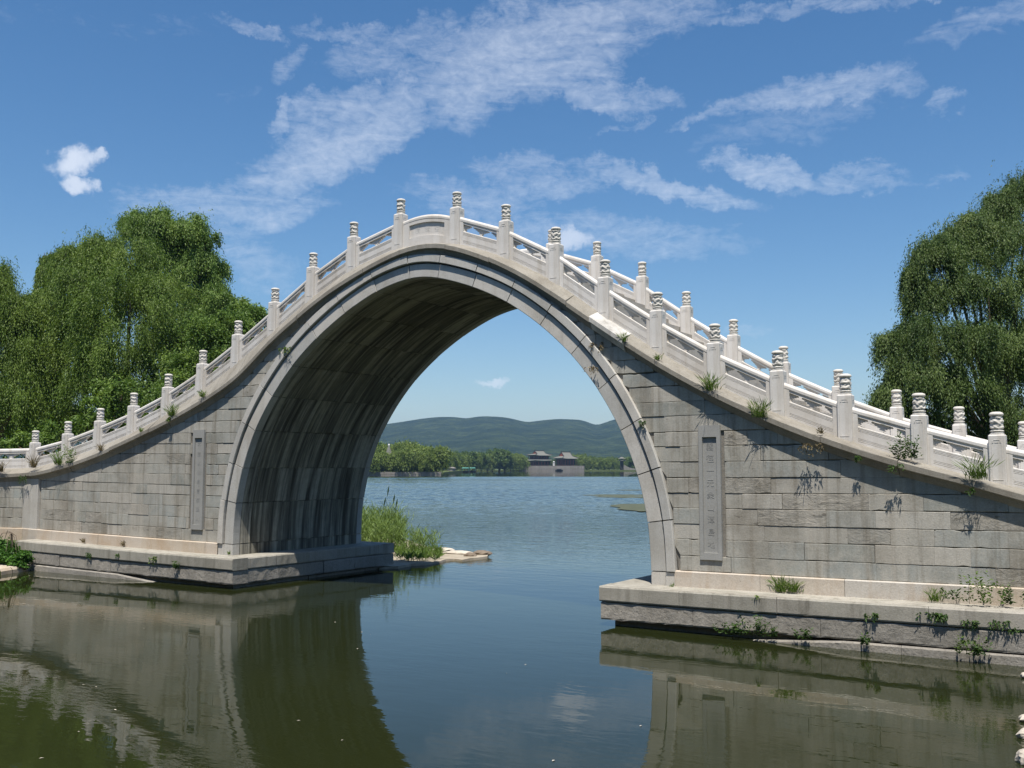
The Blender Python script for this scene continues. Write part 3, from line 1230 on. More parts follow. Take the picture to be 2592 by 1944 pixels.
# ------------------------------------------------------------------ water
def water():
    m, t, b = new_mat("lake_water")
    c = coords(t)
    sp_ = t.n("ShaderNodeSeparateXYZ")
    t.t.links.new(c, sp_.inputs[0])
    # distance out over the lake, measured along its own long axis
    q = t.m("MULTIPLY_ADD", sp_.outputs[0], float(FH[0]), t.m("MULTIPLY_ADD", sp_.outputs[1], float(FH[1]), 17.7 * float(FH[1])))
    big = t.noise(t.map(c, scale=(.03, .03, 1)), 1.0, 3, .5)
    qn = t.m("MULTIPLY_ADD", big, 26.0, q)
    windy = t.m("MULTIPLY", t.mr(qn, 34, 70, 0, 1, True), t.mr(t.m("MULTIPLY_ADD", big, 20.0, q), 308, 318, 1, 0.0))
    mid = t.mr(q, 20, 34, 0, 1, True)
    patch = t.mr(t.noise(t.map(c, scale=(.22, .22, 1), rot=(0, 0, TH)), 1.0, 3, .55), .42, .66)
    w1 = t.noise(t.map(c, scale=(1.1, 2.6, 1), rot=(0, 0, -TH)), 1.0, 3, .55, .3)
    w2 = t.noise(t.map(c, scale=(4.0, 9.0, 1), rot=(0, 0, -TH)), 1.0, 3, .6, .2)
    w3 = t.noise(t.map(c, scale=(.5, 1.5, 1), rot=(0, 0, -TH)), 1.0, 4, .6, .2)
    near = t.m("MULTIPLY_ADD", w1, .0024, t.m("MULTIPLY", t.m("MULTIPLY", w2, patch), .0034))
    far = t.m("MULTIPLY_ADD", w3, .04, t.m("MULTIPLY", w1, .02))
    h = t.m("MULTIPLY_ADD", t.m("MULTIPLY", far, windy), 1.0, t.m("MULTIPLY_ADD", t.m("MULTIPLY", far, mid), .07, near))
    bump(t, b, h, 1.0, 1.0)
    mk = t.noise(t.map(c, scale=(.25, .25, 1)), 1.0, 3, .5)
    t.t.links.new(t.mix(mk, (.0125, .0165, .005), (.018, .022, .007)), b.inputs["Base Color"])
    t.t.links.new(t.m("MULTIPLY_ADD", windy, .05, .012), b.inputs["Roughness"])
    b.inputs["IOR"].default_value = 1.333
    b.inputs["Specular IOR Level"].default_value = .42
    mb = MB()
    mb.add([(-4300, -60, 0), (4300, -60, 0), (4300, 4300, 0), (-4300, 4300, 0)], [(0, 1, 2, 3)])
    # the wind-ruffled stretch of the lake: real low waves from 45 m to the wind line about 315 m out
    prng = np.random.default_rng(8)
    a0 = math.atan2(FH[0], FH[1])
    rr = np.arange(44, 322, .19)
    aa = np.radians(np.linspace(-46, -20.5, 150))
    A, Rr = np.meshgrid(aa, rr)
    X, Y = CAM[0] + Rr * np.sin(A), CAM[1] + Rr * np.cos(A)
    Z = np.zeros_like(X)
    gust = np.zeros_like(X)
    for k in range(6):
        th_ = prng.uniform(0, 6.28)
        gust += np.sin((X * math.cos(th_) + Y * math.sin(th_)) * prng.uniform(.04, .16) + prng.uniform(0, 6.28)) / 6
    for k in range(22):
        lam = prng.uniform(.62, 1.5)
        th_ = a0 + prng.normal() * .42
        kx, ky = math.sin(th_) * 6.283 / lam, math.cos(th_) * 6.283 / lam
        Z += .0032 * lam * np.sin(kx * X + ky * Y + prng.uniform(0, 6.28))
    Z *= np.clip((Rr - 48) / 45, 0, 1) * np.clip((316 + 6 * gust - Rr) / 6, 0, 1) * (1 + .9 * gust)
    side = np.clip(np.minimum(A - aa[0], aa[-1] - A) / .035, 0, 1)
    Z *= side
    Z += -.014 + .082 * side * np.clip((Rr - 46) / 30, 0, 1) * np.clip((321 - Rr) / 4, 0, 1)
    mb.grid(np.stack([X, Y, Z], axis=-1).tolist(), .5)
    tag(mb.build("water", m, smooth=True), kind="structure")


water()


# ------------------------------------------------------------------ banks
def ngon_land(name, pts, z, mat, skirt=1.2, out=.35, kind="structure"):
    mb = MB()
    n = len(pts)
    a = sum(pts[i][0] * pts[(i + 1) % n][1] - pts[(i + 1) % n][0] * pts[i][1] for i in range(n))
    if a < 0:
        pts = pts[::-1]
    zz = [z + random.uniform(-.02, .02) if z < .4 else z for _ in pts]
    mb.add([(p[0], p[1], q) for p, q in zip(pts, zz)], [tuple(range(n))])
    low = []
    for i, p in enumerate(pts):
        a_, b_ = pts[i - 1], pts[(i + 1) % n]
        tx, ty = b_[0] - a_[0], b_[1] - a_[1]
        l = math.hypot(tx, ty) + 1e-6
        low.append((p[0] + ty / l * out, p[1] - tx / l * out, -skirt))
    mb.grid([[(p[0], p[1], q) for p, q in zip(pts, zz)], low], close=True, flip=True)
    return tag(mb.build(name, mat), kind=kind)


def pz(x, y, z=0.0):
    p = on_z(x, y, z)
    return (float(p[0]), float(p[1]))


SPIT = [(880, 1424), (960, 1436), (1008, 1434), (1040, 1428), (1075, 1426), (1110, 1421), (1128, 1416), (1150, 1414), (1170, 1417), (1192, 1414), (1210, 1412), (1233, 1409), (1236, 1405),
        (1215, 1402), (1190, 1402), (1166, 1404), (1146, 1403), (1128, 1400), (1116, 1393), (1100, 1389), (1070, 1380), (1030, 1366), (960, 1345), (880, 1330)]
ngon_land("mud_bank", [pz(x, y, .06) for x, y in SPIT], .07, M["mud"], .6, .12)
ngon_land("bank", [(-22.5, 5.4), (-26.5, 9.5), (-33, 17), (-46, 27), (-80, 58), (-150, 118), (-420, 118), (-420, -50), (-36, -1.7), (-31.2, -.95), (-28.9, -.55), (-27.9, .3), (-24, 4.4)], .42, M["grass"], 1.0, .25)
E1 = [pz(-160, 1478), pz(0, 1456), pz(45, 1449), pz(86, 1442)]
eb = MB()
for (a, b) in zip(E1[:-1], E1[1:]):
    t_ = Vector((b[0] - a[0], b[1] - a[1], 0)).normalized()
    nv = Vector((-t_.y, t_.x, 0))
    A, B = Vector((*a, 0)), Vector((*b, 0))
    for k in range(3):
        p, q_ = A.lerp(B, k / 3), A.lerp(B, (k + 1) / 3 - .01)
        j = random.uniform(-.03, .03)
        rows = [[(v.x + nv.x * o, v.y + nv.y * o, z) for v in (p, q_)] for o, z in ((-.05, -.4), (j, .10), (.06 + j, .17), (.7, .22), (1.6, .25))]
        eb.grid(rows, random.random(), flip=True)
tag(eb.build("stone_kerb", M["plinth"]), "low pale stone kerb along the water in front of the leafy bush", "kerb")
ngon_land("east_bank", [(2.0, -6), (.6, 5.6), (-3.2, 9.0), (-3.0, 14), (10, 40), (200, 300), (420, 300), (420, -60), (4, -60)], .42, M["grass"], 1.0, .25)

# ------------------------------------------------------------------ trees beside the bridge
def lob(spec, Z):
    """(px x, px y, px radius, depth offset[, droop]) -> world lobe"""
    out = []
    for s_ in spec:
        z = Z + s_[3]
        p = at_depth(s_[0], s_[1], z)
        out.append((p, s_[2] * z / FPX, *(s_[4:] if len(s_) > 4 else ())))
    return out


GW = "willows behind the west end of the bridge"
Zl = 46
tree("willow_tree", "full domed weeping willow, biggest of the trees behind the left end of the bridge", GW, (*at_depth(330, 1180, Zl + 1)[:2], .4),
     lob([(330, 665, 95, 0), (235, 720, 95, -1), (420, 740, 90, -1), (330, 780, 120, -2.5), (200, 830, 80, -1), (300, 900, 110, -2.5), (430, 860, 90, -1.5), (240, 980, 90, -2), (380, 1000, 100, -2), (330, 1080, 110, -1), (170, 660, 40, 1, 1.5), (250, 640, 60, .5)], Zl),
     M["willow"], K=18, T=150, n=8, tw=1.0, leaf=.125, wid=.036)
tree("willow_tree", "tall loose willow showing above and right of the big domed willow", GW, (*at_depth(440, 1180, Zl + 7)[:2], .4),
     lob([(385, 560, 50, 0), (345, 575, 42, 1), (425, 590, 40, 0), (480, 580, 50, 0), (520, 610, 42, 0), (500, 670, 52, 0), (535, 680, 36, 1), (455, 660, 55, 1), (560, 760, 38, -1), (520, 800, 55, 0), (460, 780, 80, 1), (400, 640, 60, 2), (440, 615, 50, 1), (490, 720, 55, 1), (540, 740, 45, 0), (420, 700, 70, 2), (510, 860, 60, 0), (380, 600, 50, 1)], Zl + 7),
     M["broad"], K=15, T=105, n=6, tw=.75, leaf=.135, wid=.05, droop=.8)
tree("willow_tree", "thin drooping willow strands at the upper left edge of the big domed willow", GW, (*at_depth(160, 1180, Zl + 5)[:2], .4),
     lob([(165, 655, 38, 0, 1.6), (130, 655, 20, 0, 2.0), (114, 660, 14, 0, 2.2), (110, 680, 12, 0, 2.2), (200, 640, 35, 0, 1.4), (190, 700, 50, 1, 1.3), (230, 690, 45, 1, 1.2)], Zl + 5),
     M["willow"], K=9, T=50, n=8, tw=1.3, leaf=.15, wid=.04)
tree("round_tree", "bright leafy round tree just behind the rising left balustrade", GW, (*at_depth(520, 1180, Zl - 4)[:2], .4),
     lob([(530, 850, 62, 0), (590, 830, 48, 0), (635, 800, 36, 1), (490, 920, 70, 0), (560, 900, 60, 0), (450, 1000, 70, -1), (530, 960, 70, 0), (400, 1060, 60, -1), (610, 790, 30, 2), (640, 850, 30, 1)], Zl - 4),
     M["broad"], K=16, T=100, n=6, tw=.5, leaf=.125, wid=.052, droop=.55, spread=.8)
tree("willow_tree", "weeping willow cut by the left edge of the photo", GW, (*at_depth(-30, 1180, Zl - 1)[:2], .4),
     lob([(0, 720, 45, 0, 1.5), (55, 800, 45, 0), (70, 880, 50, 0), (-40, 700, 70, 0), (35, 760, 40, 0, 1.4), (20, 830, 60, 0, 1.3), (-30, 850, 90, 0), (10, 930, 80, 0, 1.2), (50, 1010, 70, -1, 1.2), (-20, 1050, 90, 0)], Zl - 1),
     M["willow"], K=17, T=110, n=8, tw=1.15, leaf=.125, wid=.036)
tree("willow_tree", "mid green lower willow between the edge willow and the big domed willow", GW, (*at_depth(140, 1180, Zl + 3)[:2], .4),
     lob([(125, 770, 50, 0), (95, 775, 42, 0), (60, 790, 40, 0), (85, 800, 45, 0), (170, 800, 60, 0), (100, 870, 70, -1), (170, 900, 60, -1), (90, 960, 60, -1), (120, 1050, 80, 0), (190, 1060, 60, 0), (40, 1090, 70, 0)], Zl + 3),
     M["willow"], K=18, T=115, n=7, tw=.9, leaf=.125, wid=.038)
tree("low_shrub_tree", "low pale green leafy growth behind the lowest left railing panels", GW, (*at_depth(250, 1180, Zl - 7)[:2], .4),
     lob([(260, 1020, 50, 0), (310, 1000, 45, 0), (220, 1080, 50, 0), (300, 1080, 60, 0), (380, 1090, 50, 0), (120, 1120, 50, 0), (40, 1130, 50, 0)], Zl - 7),
     M["broad"], K=11, T=40, n=6, tw=.45, leaf=.14, wid=.06, droop=.6, spread=.8)
Zr = 37
tree("willow_tree", "large dark willow rising behind the right end of the bridge", None, (*at_depth(2560, 1180, Zr + 2)[:2], .4),
     lob([(2610, 485, 55, 2), (2535, 525, 42, 2), (2455, 570, 36, 1.5), (2400, 615, 40, 1), (2575, 530, 80, 2), (2500, 590, 75, 1.5), (2600, 620, 110, 1), (2440, 640, 75, 1), (2368, 650, 60, 0), (2400, 740, 80, 0), (2340, 760, 55, 0), (2320, 690, 34, 0, 1.3), (2500, 730, 100, 0), (2610, 780, 110, 0), (2258, 860, 38, -.5, 1.3), (2310, 840, 50, 0),
          (2380, 870, 80, -1.5), (2470, 880, 90, -1.5), (2290, 950, 60, -1, 1.2), (2260, 1000, 45, -1, 1.3), (2370, 960, 60, -1.5), (2450, 1010, 90, -2), (2560, 940, 90, 1), (2590, 1060, 90, -1), (2580, 1140, 90, 0), (2500, 1110, 80, 0), (2400, 1100, 70, 0), (2330, 1120, 60, 0), (2440, 1180, 80, 0), (2560, 900, 80, -1), (2540, 850, 90, 1), (2300, 1060, 50, 0)], Zr),
     M["rwillow"], K=18, T=125, n=7, tw=.66, leaf=.105, wid=.034, trunk_r=.22)

# ------------------------------------------------------------------ reeds and bank plants
def reed_mesh(px0, px1, y0, y1, n, hmax, mat, sparse=False):
    PP, DD, LL, WW, RR = [], [], [], [], []
    for i in range(n):
        t = RNG.uniform()
        x = px0 + (px1 - px0) * t
        y = RNG.uniform(y0, y1)
        b_ = on_z(x, y, .08)
        h = hmax(x) * RNG.uniform(.55, 1.05)
        lean = np.array([RNG.normal() * .16 + .06, RNG.normal() * .12, 1.0])
        if sparse:
            lean[:2] *= 1.5
        k = 11
        for j in range(k):
            s_ = j / k
            p = b_ + lean * h * s_
            if j < 3:
                d = lean
                L, w = h * .36, .022
            else:
                a = RNG.uniform(0, 6.28)
                d = np.array([math.cos(a), math.sin(a), RNG.uniform(.5, 1.9)])
                L, w = RNG.uniform(.18, .38), .026
            PP.append(p); DD.append(d); LL.append(L); WW.append(w); RR.append(RNG.uniform(.1, .9) * .6 + .4 * s_)
    return leaves_mesh("reeds", PP, DD, np.array(LL), np.array(WW), np.array(RR), mat)


hm = lambda x: float(np.interp(x, [890, 905, 940, 985, 1010, 1030, 1060, 1100], [1.6, 1.5, 1.3, 1.5, 1.2, .8, .8, .6]))
tag(link("reed_bed", reed_mesh(880, 1020, 1352, 1402, 640, hm, M["reed"]), None), "dense bright green reed bed on the mud behind the left foundation pier", "reeds", kind="stuff")
tag(link("sparse_reeds", reed_mesh(1020, 1102, 1388, 1408, 70, lambda x: float(np.interp(x, [1020, 1060, 1100], [1.0, .85, .75])), M["reed"], True), None), "thin see-through reed stems at the water side of the dense reed bed", "reeds", kind="stuff")
tag(link("short_grass", reed_mesh(1000, 1118, 1396, 1422, 150, lambda x: float(np.interp(x, [1000, 1060, 1118], [.16, .12, .06])), M["weed"]), None), "short grass along the pale mud bank below the reeds", "grass", kind="stuff")
pl_ = MB()
for (x, h) in ((970, 2.2), (985, 1.9), (962, 1.8), (992, 1.75)):
    b_ = on_z(x, 1390, .08)
    pl_.tube([tuple(b_), tuple(b_ + np.array([.06, .03, h * .6])), tuple(b_ + np.array([.16, .05, h]))], [.009, .007, .004], 4, .3)
    pl_.tube([tuple(b_ + np.array([.13, .05, h * .86])), tuple(b_ + np.array([.16, .05, h * .95])), tuple(b_ + np.array([.2, .05, h * 1.03]))], [.006, .03, .004], 5, .1)
tag(pl_.build("reed_plumes", M["weedd"]), "few tall dark seed plumes standing above the reed bed", "reeds", kind="stuff")


def rock(label, pos, size, mat, name="flat_rock", group=None):
    mb = MB()
    n, m_ = 8, 12
    P = []
    ph = random.uniform(0, 9)
    for i in range(n + 1):
        th_ = math.pi * i / n
        row = []
        for k in range(m_):
            a = 2 * math.pi * k / m_
            rr = 1 + .22 * math.sin(3 * a + ph) * math.sin(th_) + .14 * math.sin(5 * a + 2 * th_ + ph * 2) + random.uniform(-.06, .06)
            row.append((math.sin(th_) * math.cos(a) * rr * size[0], math.sin(th_) * math.sin(a) * rr * size[1], math.cos(th_) * size[2] * (1 if i < n / 2 else .7)))
        P.append(row)
    mb.grid(P, .5, close=True, flip=True)
    o = mb.build(name, mat, loc=tuple(pos))
    return tag(o, label, "rock", group)


rock("brown flat rock nearest the tip of the pale mud spit", (*pz(1218, 1409), .10), (.34, .25, .12), M["darkrock"], group="rocks on the mud spit")
rock("brown rock second from the tip of the mud spit", (*pz(1190, 1413), .08), (.20, .16, .12), M["darkrock"], group="rocks on the mud spit")
rock("pale long slab of rock lying along the mud spit", (*pz(1165, 1407), .10), (.55, .28, .08), M["rock"], group="rocks on the mud spit")
rock("pale rock at the foot of the sparse reeds", (*pz(1120, 1400), .10), (.45, .3, .10), M["rock"], group="rocks on the mud spit")
for lab, x, y, s_ in (("small pale rock topmost at the right frame edge in the near water", 2596, 1716, (.07, .07, .05)), ("small pink tinged pale rock above the mid rock at the right frame edge", 2598, 1826, (.09, .08, .05)),
                      ("mid sized pale rock at the right frame edge in the near water", 2600, 1868, (.10, .09, .08)), ("lowest pale rock in the bottom right corner beside the water", 2604, 1932, (.13, .12, .11))):
    rock(lab, (*pz(x, y), .03), s_, M["rock"], "pale_rock", "pale rocks at the near right shore")


def tuft(kind, size):
    """small plant mesh, base at the origin, front towards -Y"""
    PP, DD, LL, WW, RR = [], [], [], [], []
    if kind == "grass":
        for i in range(int(70 * min(1.5, size / .25))):
            a = RNG.uniform(0, 6.28)
            s_ = RNG.uniform(.15, 1)
            d = np.array([math.cos(a) * s_ * .8, math.sin(a) * s_ * .5 - .1, 1.0])
            L = size * RNG.uniform(.5, 1.1)
            PP.append([RNG.normal() * size * .16, RNG.normal() * .02 - .01, 0]); DD.append(d); LL.append(L * .6); WW.append(.014); RR.append(RNG.uniform(.3, 1))
            d2 = d + np.array([d[0] * .6, d[1] * .6, -.35])
            PP.append(np.array(PP[-1]) + d / np.linalg.norm(d) * L * .5); DD.append(d2); LL.append(L * .5); WW.append(.012); RR.append(RNG.uniform(.4, 1))
    elif kind == "leafy":
        for st in range(max(4, int(9 * size / .3))):
            b0 = np.array([RNG.normal() * size * .25, RNG.uniform(-.05, .01), 0])
            ln = np.array([RNG.normal() * .3, RNG.normal() * .2 - .12, 1.0])
            h = size * RNG.uniform(.45, 1.0)
            for j in range(16):
                s_ = j / 16
                a = RNG.uniform(0, 6.28)
                PP.append(b0 + ln * h * s_); DD.append([math.cos(a), math.sin(a), RNG.uniform(-.2, .9)]); LL.append(RNG.uniform(.045, .09)); WW.append(RNG.uniform(.016, .032)); RR.append(RNG.uniform(0, .6) + .4 * s_)
    else:                                                  # hanging
        for st in range(max(5, int(9 * size / .3))):
            b0 = np.array([RNG.normal() * size * .28, RNG.uniform(-.03, .0), RNG.uniform(-.02, .05)])
            out = np.array([RNG.normal() * .4, -RNG.uniform(.1, .7), .35])
            h = size * RNG.uniform(.35, .9)
            for j in range(12):
                s_ = j / 14
                p = b0 + out * h * .5 * s_ + np.array([0, 0, -h * s_ * s_ * 1.1])
                a = RNG.uniform(0, 6.28)
                PP.append(p); DD.append([math.cos(a) * .7, math.sin(a) * .5 - .2, -RNG.uniform(.0, 1.1)]); LL.append(RNG.uniform(.035, .08)); WW.append(RNG.uniform(.012, .026)); RR.append(RNG.uniform(0, 1))
    return PP, DD, np.array(LL), np.array(WW), np.array(RR)


def weed(kind, x, y, Y, size, mat, label, zfix=None, name=None):
    p = on_y(x, y, Y)
    P, D, L, w, R = tuft(kind, size)
    nm = name or {"grass": "grass_tuft", "leafy": "leafy_weed", "hang": "hanging_weed"}[kind]
    me = leaves_mesh(nm, P, D, L, w, R, M[mat])
    q = bend(tuple(p)) if Y > -.5 and Y < 1 else tuple(p)
    o = link(nm, me, None, None, loc=(float(q[0]), float(q[1]), float(p[2])))
    tag(o, label, "weed", "weeds growing out of the bridge masonry")


WD = [
    ("grass", 1579, 866, -.14, .22, "weed", "thin grass tuft at the lower end of the white replaced cornice stone"),
    ("grass", 1666, 912, -.08, .16, "weed", "tiny green tuft on the cornice under the fourth post right of the plaque"),
    ("hang", 1513, 872, -.04, 0.36, "dry", "dry brown hanging weed under the white replaced cornice stone"),
    ("hang", 1502, 930, -.10, 0.28, "dry", "withered grass draped over the arch hood below the dry hanging weed"),
    ("grass", 1800, 990, -.14, .40, "weed", "fresh yellow green tuft on the cornice beside the broken lip"),
    ("grass", 1924, 1058, -.16, .42, "weed", "bushy yellow green tuft on the right cornice above the tall inscription"),
    ("hang", 1632, 1068, -.10, 0.21, "weedd", "dark trailing weed in the joint right of the arch hood"),
    ("hang", 2052, 1128, -.16, 0.38, "dry", "brown dry bush hanging from the right cornice"),
    ("grass", 2079, 1098, -.10, .14, "dry", "small dry tuft on the cornice just above the brown hanging bush"),
    ("hang", 2168, 1160, -.14, 0.13, "weedd", "small green weed under the right cornice lip"),
    ("leafy", 2284, 1160, -.02, .48, "weedd", "dense dark green plant rooted at the cornice joint before the railing"),
    ("leafy", 2306, 1158, .02, .34, "weedd", "smaller dark plant touching the foot of the post beside the dense dark plant"),
    ("hang", 2266, 1180, -.18, 0.20, "weedd", "little weed trailing from the cornice joint below the dense dark plant"),
    ("grass", 2474, 1216, -.16, .46, "weed", "spiky yellow green grass on the lowest right part of the cornice"),
    ("hang", 2458, 1240, -.18, 0.13, "weedd", "small weed trailing under the spiky grass at lower right cornice"),
    ("grass", 24, 1195, -.18, .42, "dry", "tall dry grass at the left edge on the level cornice"),
    ("grass", 86, 1185, -.14, .5, "dry", "tall straw coloured grass before the lowest left post"),
    ("hang", 62, 1206, -.16, .40, "weedd", "dark green creeper hanging off the lowest left cornice"),
    ("grass", 149, 1178, -.12, .52, "weed", "upright green stems between the first and second left posts"),
    ("leafy", 172, 1172, -.10, .62, "weed", "tall leafy weed climbing the second post from the left"),
    ("grass", 256, 1142, -.12, .26, "dry", "pale dry tuft at the foot of the third post from the left"),
    ("grass", 358, 1094, -.12, .16, "weed", "short grass at the foot of the fourth post from the left"),
    ("grass", 436, 1055, -.12, .40, "weed", "grass at the foot of the fifth post from the left"),
    ("hang", 430, 1060, -.14, .2, "weed", "drooping grass over the cornice under the fifth post from the left"),
    ("grass", 514, 1006, -.12, .24, "weed", "small grass at the foot of the sixth post from the left"),
    ("hang", 722, 880, -.07, .35, "weed", "green weed in the arch hood joint on the left haunch"),
    ("grass", 1976, 1500, -.09, .34, "weed", "pale grass clump growing at the plinth right of the inscription"),
    ("grass", 2008, 1500, -.09, .30, "weed", "few thin blades right beside the pale plinth grass clump"),
    ("hang", 1918, 1512, -.68, .12, "weed", "tiny moss like plant on the pier edge joint"),
    ("grass", 2368, 1524, -.18, .26, "weed", "dry yellowish low plant at the plinth foot"),
    ("leafy", 2417, 1518, -.16, .22, "weedd", "little upright weed between the yellowish plant and tall weed"),
    ("leafy", 2496, 1526, -.30, 0.56, "weed", "tallest leafy weed standing on the right pier ledge"),
    ("leafy", 2560, 1530, -.25, 0.34, "weedd", "dark leafy weed at the far right of the pier ledge"),
    ("hang", 2360, 1556, -.69, 0.36, "weedd", "large green bush hanging from the right pier course joint"),
    ("hang", 2385, 1560, -.69, .26, "weedd", "right lobe of greenery hanging beside the large pier bush"),
    ("hang", 2462, 1574, -.69, 0.27, "weedd", "second hanging bush along the right pier course joint"),
    ("hang", 2530, 1572, -.70, 0.30, "weedd", "third hanging bush nearest the right frame edge"),
    ("hang", 2568, 1590, -.69, .12, "weedd", "tiny hanging sprig at the right frame edge of the pier"),
    ("hang", 2208, 1556, -.69, .26, "weedd", "small sprig hanging from the middle of the right pier joint"),
    ("leafy", 1916, 1608, -.78, 0.42, "weedd", "tall dark plant rising from the water against the right pier"),
    ("leafy", 1841, 1604, -.78, 0.29, "weedd", "dark waterline plant left of the tall dark plant"),
    ("leafy", 1869, 1606, -.78, 0.19, "weedd", "small waterline plant between the two bigger dark plants"),
    ("leafy", 1954, 1612, -.78, .22, "weedd", "small waterline plant just right of the tall dark plant"),
    ("leafy", 2038, 1618, -.78, .24, "weedd", "lone small waterline plant at the middle of the right pier"),
    ("leafy", 2189, 1632, -.78, .22, "weedd", "lone waterline plant below the hanging sprig"),
    ("leafy", 2446, 1656, -.82, 0.34, "weed", "bushy waterline plant under the second hanging bush"),
    ("leafy", 2480, 1658, -.82, 0.24, "weedd", "smaller right partner of the bushy waterline plant"),
    ("hang", 228, 1402, -.7, .26, "weedd", "small weed in the left pier face, leftmost of three"),
    ("hang", 300, 1402, -.7, .18, "weedd", "small weed in the left pier face, middle of three"),
    ("hang", 392, 1412, -.7, .30, "weed", "yellowish weed at the broken joint of the left pier edge"),
    ("leafy", 451, 1440, -.72, .20, "weedd", "small weed low on the left pier face near its corner"),
    ("grass", 312, 1382, -.12, .18, "dry", "dry tuft at the left plinth foot"),
    ("grass", 212, 1374, -.12, .16, "dry", "flat dry tuft at the left plinth foot farther left"),
    ("grass", 580, 1404, -.12, .12, "weed", "tiny grass at the foot of the left arch ring"),
    ("grass", 1702, 1490, -.12, .12, "weed", "tiny grass at the foot of the right arch ring"),
]
for w_ in WD:
    weed(*w_)

# bush on the west bank
bp_ = at_depth(30, 1420, 29.2)
tree("leafy_bush", "low bright green bush on the bank beside the left pier end", None, (bp_[0], bp_[1], .3),
     lob([(25, 1400, 26, 0), (52, 1415, 20, -.3), (5, 1385, 26, .3), (-25, 1400, 30, 0), (10, 1425, 22, -.4), (45, 1428, 14, -.4)], 29.2), M["bush"], cat="bush", trunk_r=.03, K=10, T=30, n=4, tw=.14, leaf=.085, wid=.05, droop=.4, spread=.9)

# ------------------------------------------------------------------ floating weed on the lake
def algae(label, pts):
    mb = MB()
    P = []
    for (x0, x1, y) in pts:
        a, b = on_z(x0, y, .085), on_z(x1, y, .085)
        P.append([tuple(a + (b - a) * k / 10 + np.array([0, random.uniform(-.3, .3), 0])) for k in range(11)])
    mb.grid(P, .5, flip=True)
    tag(mb.build("floating_weed", M["algae"]), label, "water weed", "floating weed patches on the lake")


algae("nearest broad olive patch of floating weed by the right arch foot", [(1580, 1900, 1275), (1552, 1900, 1278), (1540, 1900, 1281), (1570, 1900, 1285), (1562, 1900, 1288), (1605, 1900, 1292), (1622, 1900, 1294)])
algae("long thin dark streak of floating weed farther out on the lake", [(1510, 1850, 1251.5), (1462, 1850, 1253), (1520, 1850, 1255.5), (1498, 1850, 1258), (1570, 1850, 1260)])
algae("thinnest farthest line of floating weed on the lake", [(1580, 1850, 1239.5), (1550, 1850, 1240.6), (1590, 1850, 1241.5)])

rl = random.Random(77)
for i in range(16):
    x, y = rl.uniform(60, 1650), rl.uniform(1560, 1935)
    p = on_z(x, y, .004)
    a = rl.uniform(0, 6.28)
    me = MB()
    L_ = rl.uniform(.012, .028)
    ca_, sa_ = math.cos(a), math.sin(a)
    me.add([(p[0] + (u * ca_ - v * sa_) * L_, p[1] + (u * sa_ + v * ca_) * L_, .004 + w) for u, v, w in ((-1, 0, 0), (-.2, .45, .004), (1, 0, .002), (-.1, -.45, .005))], [(0, 3, 2, 1)], .5)
    tag(me.build("floating_leaf", M["rock"]), "tiny pale fallen leaf floating on the near water", "leaf", "pale leaves floating on the near water")

# ------------------------------------------------------------------ far shore
def far_pt(x, Z, z=0.0):
    p = at_depth(x, HY, Z)
    return np.array([p[0], p[1], z])


def px_h(Z, dpx):
    return dpx * Z / FPX


ngon_land("near_shore", [tuple(far_pt(x, Z)[:2]) for x, Z in ((300, 369), (700, 369), (929, 371), (1116, 373), (1122, 400), (1150, 520), (1180, 640), (1200, 720), (300, 760))], 1.0, M["grass"], 1.5, .2)
ngon_land("far_shore", [tuple(far_pt(x, Z)[:2]) for x, Z in ((-900, 745), (1150, 745), (1240, 760), (1320, 800), (1500, 800), (1700, 790), (4200, 790), (9000, 4200), (-7500, 4200))], .8, M["grass"], 1.5, .2)


def low_wall(name, label, x0, x1, Z0, Z1, h, th=1.0, mat="farwall", n=12, broken=0.0):
    rt_ = MB()
    a, b = far_pt(x0, Z0), far_pt(x1, Z1)
    t_ = (b - a) / np.linalg.norm(b - a)
    nv = np.array([-t_[1], t_[0], 0]) * th
    for k in range(n):
        p, q_ = a + (b - a) * k / n, a + (b - a) * (k + 1) / n - t_ * .03
        hh = h - (random.uniform(0, broken))
        z0, z1 = -1.0, hh
        zs = (z0, .35 * hh, .36 * hh, .7 * hh, .71 * hh, z1)
        rows = []
        for i, z in enumerate(zs):
            o = .0 if i in (0, 1, 4, 5) else -.04
            rows.append([tuple(p + np.array([0, 0, z]) + nv / th * o), tuple(q_ + np.array([0, 0, z]) + nv / th * o)])
        rows.append([tuple(p + nv + np.array([0, 0, z1])), tuple(q_ + nv + np.array([0, 0, z1]))])
        rt_.grid(rows, random.random(), flip=True)
    tag(rt_.build(name, M[mat]), label, "wall")


low_wall("shore_wall", "worn pale stone retaining wall below the willows on the left far shore", 820, 1117, 365.5, 370, 1.35, broken=.12, n=30)
low_wall("embankment_wall", "long pale stone terrace wall carrying the two red pavilions", 1312, 1479, 797, 797, 4.3, th=46, n=14)


